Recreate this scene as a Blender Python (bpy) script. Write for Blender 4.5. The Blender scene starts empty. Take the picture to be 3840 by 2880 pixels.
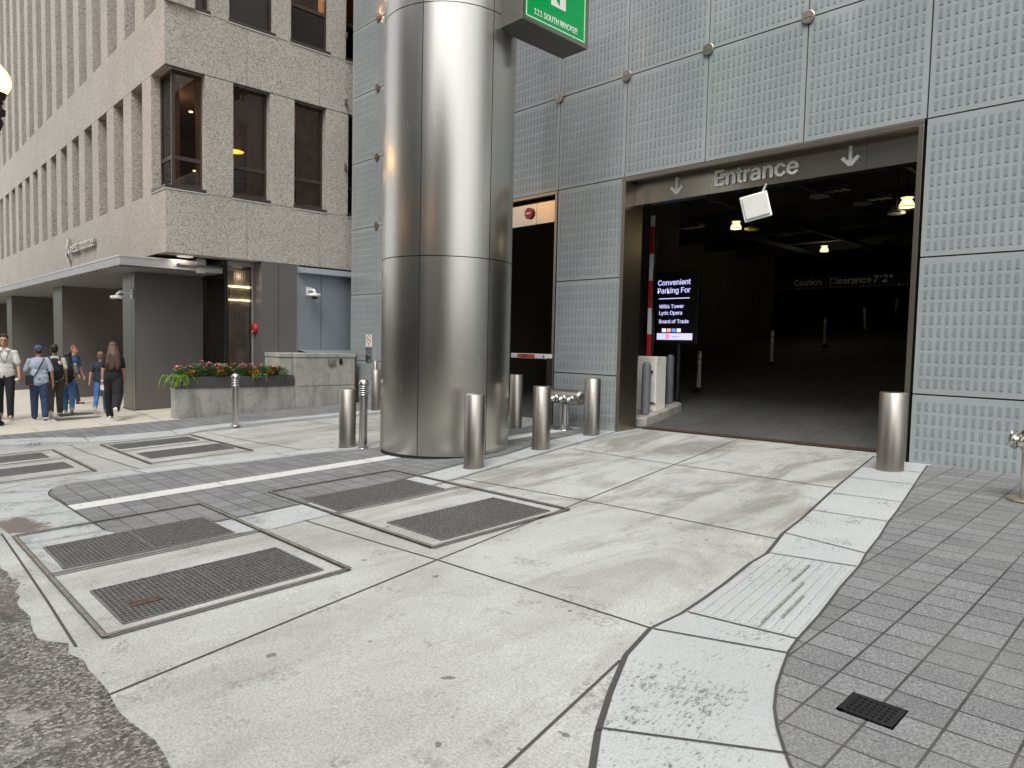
import bpy, bmesh, math, random
from mathutils import Vector, Matrix
random.seed(7)
S = bpy.context.scene
COL = S.collection
PI = math.pi
R = math.radians

# ---------------------------------------------------------------- camera
cam_d = bpy.data.cameras.new('camera'); cam = bpy.data.objects.new('camera', cam_d); COL.objects.link(cam)
rows = [(0.6920240, 0.7215446, 0.0218201), (-0.0570095, 0.0244945, 0.9980731), (0.7196198, -0.6919345, 0.0580857)]
cam.matrix_world = Matrix(((rows[0][0], rows[1][0], rows[2][0], 0), (rows[0][1], rows[1][1], rows[2][1], 0),
                           (rows[0][2], rows[1][2], rows[2][2], 1.394), (0, 0, 0, 1)))
cam_d.sensor_width = 36; cam_d.lens = 36 * 2601.5 / 3840
cam_d.clip_start = 0.05; cam_d.clip_end = 2000
S.camera = cam

# ---------------------------------------------------------------- sky and sun
W = bpy.data.worlds.new('World'); S.world = W; W.use_nodes = True
wn = W.node_tree; wn.nodes.clear()
SUN_EL, SUN_AZ = R(56), R(150)
sky = wn.nodes.new('ShaderNodeTexSky'); sky.sky_type = 'NISHITA'; sky.sun_disc = False
sky.sun_elevation = SUN_EL; sky.sun_rotation = SUN_AZ; sky.air_density = 1.0; sky.dust_density = 3.5; sky.ozone_density = 1.0
hs = wn.nodes.new('ShaderNodeHueSaturation'); hs.inputs['Saturation'].default_value = 0.12
bg = wn.nodes.new('ShaderNodeBackground'); bg.inputs['Strength'].default_value = 0.15
wo = wn.nodes.new('ShaderNodeOutputWorld')
wn.links.new(sky.outputs[0], hs.inputs['Color']); wn.links.new(hs.outputs[0], bg.inputs['Color']); wn.links.new(bg.outputs[0], wo.inputs[0])
sun_d = bpy.data.lights.new('sun', 'SUN'); sun_d.energy = 0.7; sun_d.angle = R(34); sun_d.color = (1, .97, .92)
sun = bpy.data.objects.new('sun', sun_d); COL.objects.link(sun)
sdir = Vector((math.sin(SUN_AZ) * math.cos(SUN_EL), math.cos(SUN_AZ) * math.cos(SUN_EL), math.sin(SUN_EL)))
sun.rotation_euler = sdir.to_track_quat('Z', 'Y').to_euler()
sun.location = (0, 0, 60)
S.view_settings.view_transform = 'Standard'; S.view_settings.look = 'None'
S.view_settings.exposure = 0.95; S.view_settings.gamma = 1; S.view_settings.use_curve_mapping = False
S.cycles.max_bounces = 8; S.cycles.transparent_max_bounces = 16; S.cycles.caustics_reflective = False; S.cycles.caustics_refractive = False

# ---------------------------------------------------------------- helpers
FY = 9.61            # facade plane of the garage building
def gz(x, y, dz=0.0):
    """height of the gently tilted pavement"""
    x0 = max(-60, min(25, x)); y0 = max(-14, min(16, y))
    z = .02 * (x0 + 2.788) + .037 * (y0 - 9.61)
    if x0 < -19.5: z += .015 * (x0 + 19.5)
    return z + dz

class MB:
    def __init__(s): s.v = []; s.f = []; s.m = []; s.sm = []
    def add(s, vs, fs, mi=0, smooth=False):
        n = len(s.v); s.v += [tuple(p) for p in vs]
        for f in fs: s.f.append(tuple(n + i for i in f)); s.m.append(mi); s.sm.append(smooth)
        return s
    def box(s, x0, x1, y0, y1, z0, z1, mi=0):
        if x0 > x1: x0, x1 = x1, x0
        if y0 > y1: y0, y1 = y1, y0
        if z0 > z1: z0, z1 = z1, z0
        v = [(x0,y0,z0),(x1,y0,z0),(x1,y1,z0),(x0,y1,z0),(x0,y0,z1),(x1,y0,z1),(x1,y1,z1),(x0,y1,z1)]
        return s.add(v, [(0,3,2,1),(4,5,6,7),(0,1,5,4),(1,2,6,5),(2,3,7,6),(3,0,4,7)], mi)
    def bar(s, a, b, w, h, mi=0, up=(0,0,1)):
        a = Vector(a); b = Vector(b); d = (b - a).normalized(); upv = Vector(up)
        sd = d.cross(upv)
        if sd.length < 1e-4: sd = d.cross(Vector((1,0,0)))
        sd.normalize(); u = sd.cross(d)
        v = []
        for p in (a, b):
            for sx, sz in ((-1,-1),(1,-1),(1,1),(-1,1)): v.append(p + sd*sx*w/2 + u*sz*h/2)
        return s.add(v, [(0,1,2,3),(7,6,5,4),(0,4,5,1),(1,5,6,2),(2,6,7,3),(3,7,4,0)], mi)
    def tube(s, a, b, r0, r1=None, n=20, mi=0, caps=True):
        r1 = r0 if r1 is None else r1
        a = Vector(a); b = Vector(b); d = (b - a).normalized()
        sd = d.orthogonal().normalized(); u = d.cross(sd)
        v = []
        for p, r in ((a, r0), (b, r1)):
            for i in range(n):
                t = 2*PI*i/n; v.append(p + sd*math.cos(t)*r + u*math.sin(t)*r)
        s.add(v, [(i, (i+1)%n, n+(i+1)%n, n+i) for i in range(n)], mi, True)
        if caps:
            s.add(v[:n], [tuple(reversed(range(n)))], mi); s.add(v[n:], [tuple(range(n))], mi)
        return s
    def path(s, pts, r, n=10, mi=0):
        for i in range(len(pts)-1):
            s.tube(pts[i], pts[i+1], r, r, n, mi)
            if i: s.ball(pts[i], (r, r, r), 8, 5, mi)
        return s
    def lathe(s, prof, c=(0,0,0), n=28, mi=0, axis=None, smooth=True):
        """prof: (radius, height) pairs; axis: direction, default up"""
        c = Vector(c); ax = Vector(axis or (0,0,1)).normalized()
        if abs(ax.z) > .999: sd = Vector((1,0,0)); u = Vector((0,1,0)) * (1 if ax.z > 0 else -1)
        else: sd = ax.orthogonal().normalized(); u = ax.cross(sd)
        v = []
        for r, h in prof:
            for i in range(n):
                t = 2*PI*i/n; v.append(c + ax*h + sd*math.cos(t)*r + u*math.sin(t)*r)
        fs = []
        for k in range(len(prof)-1):
            for i in range(n): fs.append((k*n+i, k*n+(i+1)%n, (k+1)*n+(i+1)%n, (k+1)*n+i))
        s.add(v, fs, mi, smooth)
        if prof[0] == prof[-1]: return s
        if prof[0][0] > 1e-5: s.add(v[:n], [tuple(reversed(range(n)))], mi)
        if prof[-1][0] > 1e-5: s.add(v[-n:], [tuple(range(n))], mi)
        return s
    def ball(s, c, r, n=14, k=9, mi=0, rot=None):
        c = Vector(c); v = []
        for j in range(k+1):
            p = PI*j/k
            for i in range(n):
                t = 2*PI*i/n
                q = Vector((r[0]*math.sin(p)*math.cos(t), r[1]*math.sin(p)*math.sin(t), -r[2]*math.cos(p)))
                if rot: q = rot @ q
                v.append(c + q)
        fs = [(j*n+i, j*n+(i+1)%n, (j+1)*n+(i+1)%n, (j+1)*n+i) for j in range(k) for i in range(n)]
        return s.add(v, fs, mi, True)
    def poly(s, pts, mi=0):
        return s.add(pts, [tuple(range(len(pts)))], mi)
    def prism(s, pts, z0, z1, mi=0):
        n = len(pts)
        v = [(x,y,z0) for x,y in pts] + [(x,y,z1) for x,y in pts]
        return s.add(v, [tuple(reversed(range(n))), tuple(range(n, 2*n))] + [(i,(i+1)%n,n+(i+1)%n,n+i) for i in range(n)], mi)
    def mesh(s, name):
        me = bpy.data.meshes.new(name); me.from_pydata(s.v, [], s.f)
        me.polygons.foreach_set('material_index', s.m); me.polygons.foreach_set('use_smooth', s.sm)
        me.update(); return me
    def build(s, name, mats, parent=None, recalc=False, merge=False, bevel=0):
        me = s.mesh(name)
        if recalc or merge:
            bm = bmesh.new(); bm.from_mesh(me)
            if merge: bmesh.ops.remove_doubles(bm, verts=bm.verts, dist=1e-4)
            bmesh.ops.recalc_face_normals(bm, faces=bm.faces); bm.to_mesh(me); bm.free()
        o = link(name, me, mats, parent)
        if bevel:
            md = o.modifiers.new('bevel', 'BEVEL'); md.width = bevel; md.segments = 2; md.limit_method = 'ANGLE'; md.angle_limit = R(40)
        return o

def link(name, me, mats, parent=None):
    o = bpy.data.objects.new(name, me); COL.objects.link(o)
    for m in (mats if isinstance(mats, (list, tuple)) else [mats]):
        if m is not None: me.materials.append(m)
    if parent: o.parent = parent
    return o
def tag(o, label=None, cat=None, group=None, kind=None):
    if label: o['label'] = label
    if cat: o['category'] = cat
    if group: o['group'] = group
    if kind: o['kind'] = kind
    return o
def thing(name, label, cat, loc=(0,0,0), rz=0.0, group=None):
    o = bpy.data.objects.new(name, None); COL.objects.link(o); o.location = loc; o.rotation_euler = (0,0,rz)
    o.empty_display_size = .2
    return tag(o, label, cat, group)
def copy_tree(o, parent=None):
    c = o.copy(); COL.objects.link(c)
    if parent: c.parent = parent
    for ch in list(o.children): copy_tree(ch, c)
    return c

# ---------------------------------------------------------------- material tools
MATS = {}
class NT:
    def __init__(s, name):
        s.m = bpy.data.materials.new(name); s.m.use_nodes = True; s.t = s.m.node_tree; s.n = s.t.nodes
        s.b = s.n['Principled BSDF']
    def node(s, typ, **kw):
        nd = s.n.new(typ)
        for k, v in kw.items():
            if k.startswith('_'): setattr(nd, k[1:], v)
            else: nd.inputs[k.replace('__', ' ')].default_value = v
        return nd
    def l(s, a, b): s.t.links.new(a, b)
    def coord(s, scale=(1,1,1), rot=(0,0,0), loc=(0,0,0), kind='Object'):
        tc = s.node('ShaderNodeTexCoord'); mp = s.node('ShaderNodeMapping')
        mp.inputs['Scale'].default_value = scale; mp.inputs['Rotation'].default_value = rot; mp.inputs['Location'].default_value = loc
        s.l(tc.outputs[kind], mp.inputs['Vector']); return mp.outputs[0]
    def noise(s, co, scale, detail=4, rough=.55, dist=0):
        nd = s.node('ShaderNodeTexNoise', Scale=scale, Detail=detail, Roughness=rough, Distortion=dist); s.l(co, nd.inputs['Vector']); return nd.outputs['Fac']
    def voro(s, co, scale, feature='F1', out='Color', rnd=1):
        nd = s.node('ShaderNodeTexVoronoi', Scale=scale); nd.feature = feature; s.l(co, nd.inputs['Vector']); return nd.outputs[out]
    def ramp(s, fac, stops):
        nd = s.node('ShaderNodeValToRGB'); cr = nd.color_ramp
        while len(cr.elements) < len(stops): cr.elements.new(.5)
        for e, (p, c) in zip(cr.elements, stops):
            e.position = p; e.color = (c, c, c, 1) if isinstance(c, (int, float)) else (*c, 1)
        s.l(fac, nd.inputs[0]); return nd.outputs[0]
    def mix(s, fac, a, b, blend='MIX'):
        nd = s.node('ShaderNodeMix'); nd.data_type = 'RGBA'; nd.blend_type = blend
        for sock, val in ((nd.inputs[0], fac), (nd.inputs[6], a), (nd.inputs[7], b)):
            if hasattr(val, 'is_linked'): s.l(val, sock)
            elif isinstance(val, (int, float)): sock.default_value = val if sock == nd.inputs[0] else (val, val, val, 1)
            else: sock.default_value = (*val, 1)
        return nd.outputs[2]
    def math(s, op, a, b=0.0):
        nd = s.node('ShaderNodeMath'); nd.operation = op
        for i, val in enumerate((a, b)):
            if hasattr(val, 'is_linked'): s.l(val, nd.inputs[i])
            else: nd.inputs[i].default_value = val
        return nd.outputs[0]
    def bump(s, h, strength=.3, dist=.01):
        nd = s.node('ShaderNodeBump', Strength=strength, Distance=dist); s.l(h, nd.inputs['Height']); s.l(nd.outputs[0], s.b.inputs['Normal'])
    def set(s, **kw):
        for k, v in kw.items():
            i = s.b.inputs[k.replace('__', ' ')]
            if hasattr(v, 'is_linked'): s.l(v, i)
            elif k in ('Base__Color', 'Emission__Color'): i.default_value = (*v, 1)
            else: i.default_value = v
        return s

def plain(name, col, rough=.5, metal=0.0, var=.12, scale=6.0, **kw):
    if name in MATS: return MATS[name]
    t = NT(name); co = t.coord()
    n = t.noise(co, scale, 5, .6)
    lo = tuple(c*(1-var) for c in col); hi = tuple(min(1, c*(1+var)) for c in col)
    t.set(Base__Color=t.ramp(n, [(.3, lo), (.7, hi)]), Roughness=rough, Metallic=metal, **kw)
    MATS[name] = t.m; return t.m
def glow(name, col, strength):
    t = NT(name); t.set(Base__Color=col, Emission__Color=col, Emission__Strength=strength, Roughness=.4); return t.m

# concrete of the drive
def m_concrete(name, base, dark, stain_amt=.5, seed=0.0, bumpy=.25):
    t = NT(name); co = t.coord(loc=(seed, seed*2, 0))
    big = t.noise(co, .55, 5, .6, .6); mid = t.noise(co, 3.2, 6, .65, .4); fine = t.noise(co, 80, 5, .85); pits = t.noise(co, 34, 4, .7)
    streak = t.noise(t.coord((1, .30, 1), rot=(0,0,.25), loc=(3, 1, 0)), 1.5, 6, .68, .9)
    c = t.mix(t.ramp(big, [(.42, 0), (.68, 1)]), base, tuple(b*.5 + d*.5 for b, d in zip(base, dark)))
    sy = t.node('ShaderNodeSeparateXYZ'); t.l(co, sy.inputs[0]); y_weight = t.ramp(t.math('MULTIPLY', sy.outputs[1], .1), [(.30, .4), (.62, 1)])  # dark streaks get stronger with rising Y
    st = t.math('MULTIPLY', t.math('MULTIPLY', t.ramp(streak, [(.46, 0), (.60, 1)]), stain_amt), y_weight)
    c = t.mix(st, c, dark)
    sp = t.math('MULTIPLY', t.ramp(mid, [(.56, 0), (.63, 1)]), t.ramp(pits, [(.45, 0), (.58, .6)]))
    c = t.mix(sp, c, tuple(d*.82 for d in dark))
    c = t.mix(.9, c, t.ramp(fine, [(.28, .22), (.5, .5), (.72, .76)]), 'OVERLAY')
    c = t.mix(t.ramp(t.noise(co, 9, 2, .4), [(.745, 0), (.76, .75)]), c, (.1, .09, .08))
    t.set(Base__Color=c, Roughness=.88); t.bump(t.mix(.5, fine, pits), bumpy, .004); return t.m
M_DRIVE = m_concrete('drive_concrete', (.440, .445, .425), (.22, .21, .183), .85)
M_WALK = m_concrete('sidewalk_concrete', (.56, .52, .43), (.42, .39, .33), .3, 4.0)
M_JOINT = plain('joint_sealant', (.062, .058, .054), .9)
M_KERB = plain('kerb_concrete', (.33, .31, .28), .9, 0, .25, 5)
M_WALLCON = None

def m_granite():
    t = NT('pale_granite'); co = t.coord(); st = t.coord((1, .35, 1), rot=(0, 0, .5))
    f = t.noise(co, 80, 5, .85); p = t.noise(st, 58, 6, .82, .3); area = t.noise(co, 2.4, 4, .6)
    slab = t.noise(co, .8, 1, .3)
    c = t.ramp(f, [(.30, (.22, .23, .23)), (.46, (.42, .437, .432)), (.72, (.54, .555, .55))])
    sy = t.node('ShaderNodeSeparateXYZ'); t.l(co, sy.inputs[0]); near = t.ramp(t.math('MULTIPLY', sy.outputs[1], .1), [(.22, .05), (.36, 0.0)])
    thr = t.math('ADD', t.math('ADD', p, near), t.math('MULTIPLY', t.math('SUBTRACT', area, .5), .45))
    c = t.mix(t.ramp(thr, [(.60, 0), (.64, .9)]), c, (.07, .07, .068))
    c = t.mix(t.ramp(slab, [(.35, .0), (.7, .4)]), c, (.33, .34, .34))
    vd = t.node('ShaderNodeVectorMath'); vd.operation = 'DISTANCE'; t.l(t.coord((1, 1.7, 0)), vd.inputs[0]); vd.inputs[1].default_value = (-7.75, 1.9, 0)
    dst = t.math('ADD', vd.outputs['Value'], t.math('MULTIPLY', t.math('SUBTRACT', t.noise(co, 5, 5, .65), .5), .9))
    c = t.mix(t.ramp(dst, [(.30, .85), (.42, 0)]), c, (.10, .075, .055))
    t.set(Base__Color=c, Roughness=.8); t.bump(p, .25, .006); return t.m
M_GRAN = m_granite()
def m_paver():
    t = NT('grey_pavers'); co = t.coord()
    br = t.node('ShaderNodeTexBrick', Scale=1.0, Mortar__Size=.007, Mortar__Smooth=.2, Bias=0.0, Brick__Width=.252, Row__Height=.205)
    br.offset = 0.0; br.squash = 1.0
    br.inputs['Color1'].default_value = (.142, .144, .145, 1); br.inputs['Color2'].default_value = (.198, .201, .203, 1); br.inputs['Mortar'].default_value = (.035, .033, .031, 1)
    t.l(co, br.inputs['Vector'])
    sp = t.noise(co, 85, 4, .85); big = t.noise(co, 1.3, 4, .6)
    c = t.mix(1.0, br.outputs['Color'], t.ramp(sp, [(.30, .05), (.5, .5), (.68, .97)]), 'OVERLAY')
    c = t.mix(t.ramp(big, [(.4, 0), (.75, .4)]), c, (.24, .235, .228))
    t.set(Base__Color=c, Roughness=.82); t.bump(t.math('SUBTRACT', sp, t.math('MULTIPLY', br.outputs['Fac'], 3.0)), .35, .004); return t.m
M_PAVE = m_paver()
def m_asphalt():
    t = NT('worn_asphalt'); co = t.coord()
    ag = t.voro(co, 75, 'F1', 'Color'); agd = t.voro(co, 75, 'F1', 'Distance'); fine = t.noise(co, 160, 3, .7); patch = t.noise(co, 1.7, 6, .62, .8); p2 = t.noise(co, 2.9, 5, .7, .3)
    g = t.node('ShaderNodeRGBToBW'); t.l(ag, g.inputs[0])
    c = t.ramp(g.outputs[0], [(.1, (.035, .032, .03)), (.55, (.14, .128, .112)), (.9, (.40, .38, .35))])
    c = t.mix(t.ramp(patch, [(.36, .9), (.52, 0)]), c, (.05, .046, .042))
    c = t.mix(t.ramp(p2, [(.55, 0), (.70, .8)]), c, t.ramp(fine, [(.3, (.22, .215, .2)), (.7, (.5, .48, .45))]))
    c = t.mix(t.ramp(t.noise(co, 1.1, 3, .5), [(.55, 0), (.78, .35)]), c, (.19, .155, .11))
    t.set(Base__Color=c, Roughness=.9); t.bump(t.mix(.5, agd, fine), .9, .012); return t.m
M_ASPH = m_asphalt()
def m_steel(name, col=(.60, .585, .55), rough=.3, aniso=0.0, axis='Z', streak=.10, dirt=.0):
    t = NT(name); co = t.coord((.35, .35, 26)); co2 = t.coord((5, 5, .45))
    n = t.noise(co, 9, 4, .6); v = t.noise(co2, 2.0, 4, .6); lo = tuple(c*(1-streak) for c in col)
    c = t.mix(t.ramp(n, [(.3, 0), (.7, 1)]), lo, col)
    if dirt:
        sm = t.noise(t.coord(), 1.6, 6, .62, .5)
        c = t.mix(t.math('MULTIPLY', t.ramp(sm, [(.48, 0), (.72, 1)]), dirt), c, tuple(x*.55 for x in col))
    rr = t.math('ADD', t.math('MULTIPLY', t.ramp(v, [(.3, 0), (.7, 1)]), .025), rough)
    t.set(Base__Color=c, Metallic=1.0, Roughness=rr)
    if aniso:
        tg = t.node('ShaderNodeTangent'); tg.direction_type = 'RADIAL'; tg.axis = axis
        t.l(tg.outputs[0], t.b.inputs['Tangent']); t.set(Anisotropic=aniso)
    return t.m
M_COLSTEEL = m_steel('brushed_column_steel', (.60, .58, .53), .25, .8, 'Z', .03, .0)
M_BOLL = m_steel('satin_bollard_steel', (.40, .372, .33), .36, .5, 'Z', .10, .28)
M_BRIGHT = m_steel('bright_steel', (.62, .61, .59), .2, 0, 'Z', .08, .2)
M_FRAME = m_steel('bronze_tinted_steel', (.40, .355, .30), .33, 0, 'Z', .10, .1)
M_HEADER = m_steel('header_steel', (.58, .545, .49), .25, 0, 'Z', .06)
M_GALV = plain('grate_steel', (.17, .168, .16), .55, .35, .3, 30)
M_RUST = plain('rusty_iron', (.085, .05, .035), .85, .2, .4, 20)
M_EDGE = plain('edging_steel', (.20, .18, .155), .75, .2, .35, 9)
M_PIT = plain('pit_concrete', (.06, .058, .055), .95)
def m_glasspanel(name, col, rough, flip=0.0):
    t = NT(name); co = t.coord(loc=(flip, 0, 0)); n = t.noise(co, 1.2, 3, .5); f = t.noise(co, 90, 2, .5)
    c = t.mix(t.ramp(n, [(.35, 0), (.7, 1)]), tuple(x*.93 for x in col), tuple(x*1.05 for x in col))
    w = t.noise(t.coord(), .9, 2, .5); oi = t.node('ShaderNodeObjectInfo')
    c = t.mix(t.math('MULTIPLY', oi.outputs['Random'], .16), c, tuple(x*.72 for x in col))
    drip = t.noise(t.coord((9, 9, .5)), 1.0, 4, .6); c = t.mix(t.ramp(drip, [(.55, 0), (.75, .18)]), c, tuple(x*1.25 for x in col))
    t.set(Base__Color=c, Roughness=rough, IOR=1.5, Coat__Weight=.6, Coat__Roughness=.03)
    t.bump(w, .02, .02); return t.m
M_PANEL = m_glasspanel('fritted_glass', (.335, .366, .366), .25)
M_DOT = m_glasspanel('frit_mark', (.238, .272, .286), .3)
M_SEAM = plain('black_gasket', (.02, .02, .021), .8)
def m_aggregate():
    t = NT('exposed_aggregate'); co = t.coord()
    v = t.voro(co, 46, 'F1', 'Color'); g = t.node('ShaderNodeRGBToBW'); t.l(v, g.inputs[0])
    n = t.noise(co, 30, 5, .7); big = t.noise(co, .8, 4, .6); vst = t.noise(t.coord((1, 1, .06)), 2.6, 4, .6)
    k = t.math('ADD', t.math('MULTIPLY', g.outputs[0], .45), t.math('MULTIPLY', n, .60))
    c = t.ramp(k, [(.32, (.20, .185, .162)), (.42, (.38, .352, .31)), (.56, (.53, .49, .435)), (.74, (.62, .585, .525))])
    c = t.mix(t.ramp(big, [(.4, 0), (.75, .22)]), c, (.20, .175, .145))
    c = t.mix(t.ramp(vst, [(.55, 0), (.72, .20)]), c, (.45, .42, .38))
    t.set(Base__Color=c, Roughness=.9); t.bump(k, .6, .02); return t.m
M_AGG = m_aggregate()
M_BRONZE = plain('bronze_panel', (.165, .153, .148), .45, .3, .06, 1.2)
M_BRONZE_L = plain('bronze_edge', (.20, .195, .165), .34, .75, .05, 2)
M_BLUEGREY = plain('bluegrey_panel', (.27, .305, .34), .42, .35, .05, 1)
M_CANOPY = plain('canopy_metal', (.44, .435, .43), .4, .4, .05, 1.5)
M_WINFRAME = plain('dark_bronze_frame', (.085, .064, .056), .4, .4, .1, 3)
M_DARK = plain('dark_interior', (.022, .02, .018), .9)
M_CURT = plain('curtain_cloth', (.45, .41, .38), .9, 0, .2, 4)
M_WHITE = plain('white_enamel', (.72, .72, .70), .35, 0, .05)
M_GREYPAINT = plain('grey_paint', (.16, .17, .18), .45, 0, .1)
M_BLACK = plain('black_plastic', (.012, .012, .013), .4)
M_RED = plain('red_enamel', (.42, .025, .03), .35, 0, .1)
M_CREAM = plain('letter_white', (.86, .85, .80), .5, 0, .03)
M_BLKIRON = plain('black_iron', (.022, .018, .018), .45, .3, .3, 8)
def m_glass(name, tint, rough=.01, trans=.55):
    t = NT(name); t.n.remove(t.b); out = t.n['Material Output']
    tr = t.node('ShaderNodeBsdfTransparent'); tr.inputs[0].default_value = (*tint, 1)
    gl = t.node('ShaderNodeBsdfGlossy', Roughness=rough); fr = t.node('ShaderNodeFresnel', IOR=1.55)
    mx = t.node('ShaderNodeMixShader'); t.l(fr.outputs[0], mx.inputs[0]); t.l(tr.outputs[0], mx.inputs[1]); t.l(gl.outputs[0], mx.inputs[2]); t.l(mx.outputs[0], out.inputs[0]); return t.m
M_GLASS = m_glass('tinted_glass', (.76, .67, .60))
M_CLEAR = m_glass('lobby_glass', (.93, .91, .88))
def m_conwall():
    t = NT('board_concrete'); co = t.coord(); st = t.noise(t.coord((1, 1, .25)), 3.2, 6, .65, .5); f = t.noise(co, 60, 4, .6); sw = t.noise(co, 2.0, 5, .6, 2.2); hi = t.noise(t.coord((1, .5, .5)), 8, 6, .7, 1.5)
    c = t.ramp(st, [(.3, (.27, .265, .24)), (.52, (.40, .395, .36)), (.75, (.50, .49, .45))])
    c = t.mix(t.ramp(sw, [(.5, 0), (.62, .3)]), c, (.22, .21, .185)); c = t.mix(t.ramp(hi, [(.56, 0), (.62, .35)]), c, (.20, .19, .17))
    t.set(Base__Color=c, Roughness=.85); t.bump(f, .25, .004); return t.m
M_WALLCON = m_conwall()

try:
    import os
    FONT = bpy.data.fonts.load(os.path.join(bpy.utils.system_resource('DATAFILES'), 'fonts', 'Inter.woff2'))   # ships with Blender
except Exception:
    FONT = None
def txt(body, height=None, width=None, extrude=.01, bold=.0, name='lettering'):
    """lettering as a mesh in the XY plane, origin at the lower left of its box"""
    cu = bpy.data.curves.new('t', 'FONT'); cu.body = body; cu.size = 1; cu.font = FONT or cu.font; cu.extrude = .05; cu.offset = 0; cu.resolution_u = 4
    o = bpy.data.objects.new('t', cu); COL.objects.link(o)
    bpy.context.view_layer.update(); dg = bpy.context.evaluated_depsgraph_get()
    me = bpy.data.meshes.new_from_object(o.evaluated_get(dg)); bpy.data.objects.remove(o); bpy.data.curves.remove(cu)
    xs = [v.co.x for v in me.vertices]; ys = [v.co.y for v in me.vertices]
    x0, x1, y0, y1 = min(xs), max(xs), min(ys), max(ys)
    sy = (height / (y1 - y0)) if height else None; sx = (width / (x1 - x0)) if width else None
    sx = sx or sy; sy = sy or sx
    for v in me.vertices: v.co = Vector(((v.co.x - x0)*sx, (v.co.y - y0)*sy, (v.co.z + .05)*10*extrude))
    if bold > .005:      # thicken the strokes with shifted copies, each a hair prouder than the last
        bm = bmesh.new(); bm.from_mesh(me); geo = bm.verts[:] + bm.edges[:] + bm.faces[:]; b = bold*.55*sx
        for k, (dx, dy) in enumerate(((-b,0),(b,0),(0,-b*.7),(0,b*.7))):
            d = bmesh.ops.duplicate(bm, geom=geo)
            bmesh.ops.translate(bm, verts=[e for e in d['geom'] if isinstance(e, bmesh.types.BMVert)], vec=(dx, dy, .00012*(k+1)))
        bm.to_mesh(me); bm.free()
    me.update(); me.name = name; return me
def face_y(o, x, y, z):   # lettering read on a wall that faces -Y
    o.matrix_basis = Matrix(((1,0,0,x),(0,0,-1,y),(0,1,0,z),(0,0,0,1)))
def face_x(o, x, y, z):   # lettering read on a wall that faces +X
    o.matrix_basis = Matrix(((0,0,1,x),(1,0,0,y),(0,1,0,z),(0,0,0,1)))

# ---------------------------------------------------------------- ground
GR = {  # steel floor grates: x0, x1, y0, y1
 'a': (-5.33,-4.55,1.17,2.49), 'b': (-6.77,-6.02,1.15,2.43), 'c': (-6.75,-6.02,3.45,4.77), 'd': (-5.30,-4.49,3.55,4.86),
 'e': (-12.87,-12.25,3.12,4.36), 'f': (-11.57,-10.88,3.18,4.41), 'g': (-12.87,-12.25,.93,2.17), 'h': (-11.57,-10.95,.92,2.22)}
DRAIN = (-1.14, -.905, 3.125, 3.335)
HOLES = list(GR.values()) + [DRAIN]
def sheet(name, polys, mats, dz=0.0, cut=True, skirt=0.0):
    """flat polygons laid on the tilted pavement; every polygon is (points, material index); points may carry their own lift"""
    bm = bmesh.new()
    for pts, mi in polys:
        vs = [bm.verts.new((p[0], p[1], 0)) for p in pts]
        lift = {v: (p[2] if len(p) > 2 else 0) for v, p in zip(vs, pts)}
        es = [bm.edges.new((vs[i], vs[(i+1) % len(vs)])) for i in range(len(vs))]
        r = bmesh.ops.triangle_fill(bm, edges=es, use_beauty=True)
        for f in r['geom']:
            if isinstance(f, bmesh.types.BMFace): f.material_index = mi
        for v in vs: v.co.z = lift[v]
    if cut:
        for x0, x1, y0, y1 in HOLES:
            bx = [v.co.x for v in bm.verts]; by = [v.co.y for v in bm.verts]
            if x1 < min(bx) or x0 > max(bx) or y1 < min(by) or y0 > max(by): continue
            near = [f for f in bm.faces if max(v.co.x for v in f.verts) > x0 and min(v.co.x for v in f.verts) < x1 and max(v.co.y for v in f.verts) > y0 and min(v.co.y for v in f.verts) < y1]
            for co, no in (((x0,0,0),(1,0,0)), ((x1,0,0),(1,0,0)), ((0,y0,0),(0,1,0)), ((0,y1,0),(0,1,0))):
                near = [f for f in bm.faces if max(v.co.x for v in f.verts) > x0 and min(v.co.x for v in f.verts) < x1 and max(v.co.y for v in f.verts) > y0 and min(v.co.y for v in f.verts) < y1]
                g = list({e for f in near for e in f.edges} | {v for f in near for v in f.verts}) + near
                if g: bmesh.ops.bisect_plane(bm, geom=g, dist=1e-5, plane_co=co, plane_no=no)
            kill = []
            for f in bm.faces:
                c = f.calc_center_median()
                if x0 < c.x < x1 and y0 < c.y < y1: kill.append(f)
            bmesh.ops.delete(bm, geom=kill, context='FACES')
    for f in bm.faces:
        f.normal_update()
        if f.normal.z < 0: f.normal_flip()
    if skirt:
        g = bmesh.ops.extrude_edge_only(bm, edges=[e for e in bm.edges if len(e.link_faces) == 1])
        for v in g['geom']:
            if isinstance(v, bmesh.types.BMVert): v.co.z -= skirt
    for v in bm.verts: v.co.z += gz(v.co.x, v.co.y, dz)
    me = bpy.data.meshes.new(name); bm.to_mesh(me); bm.free()
    return link(name, me, mats)
def strip(pts, w):
    """polygon of a line of width w"""
    L = []; Rr = []
    for i, p in enumerate(pts):
        a = Vector(pts[max(0, i-1)][:2]); b = Vector(pts[min(len(pts)-1, i+1)][:2]); d = (b - a).normalized(); n = Vector((-d.y, d.x)) * w/2
        L.append((p[0]+n.x, p[1]+n.y)); Rr.append((p[0]-n.x, p[1]-n.y))
    return L + Rr[::-1]

# far ground, one sheet out to the horizon
m = MB(); xs = [-900, -300, -60, -40, -19.5, 25, 300, 900]; ys = [-900, -300, -14, 16, 300, 900]
for i in range(len(xs)-1):
    for j in range(len(ys)-1):
        q = [(xs[i],ys[j]),(xs[i+1],ys[j]),(xs[i+1],ys[j+1]),(xs[i],ys[j+1])]
        m.poly([(x, y, gz(x, y, -.45)) for x, y in q])
tag(m.build('ground', M_PIT, merge=True), kind='structure')
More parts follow.
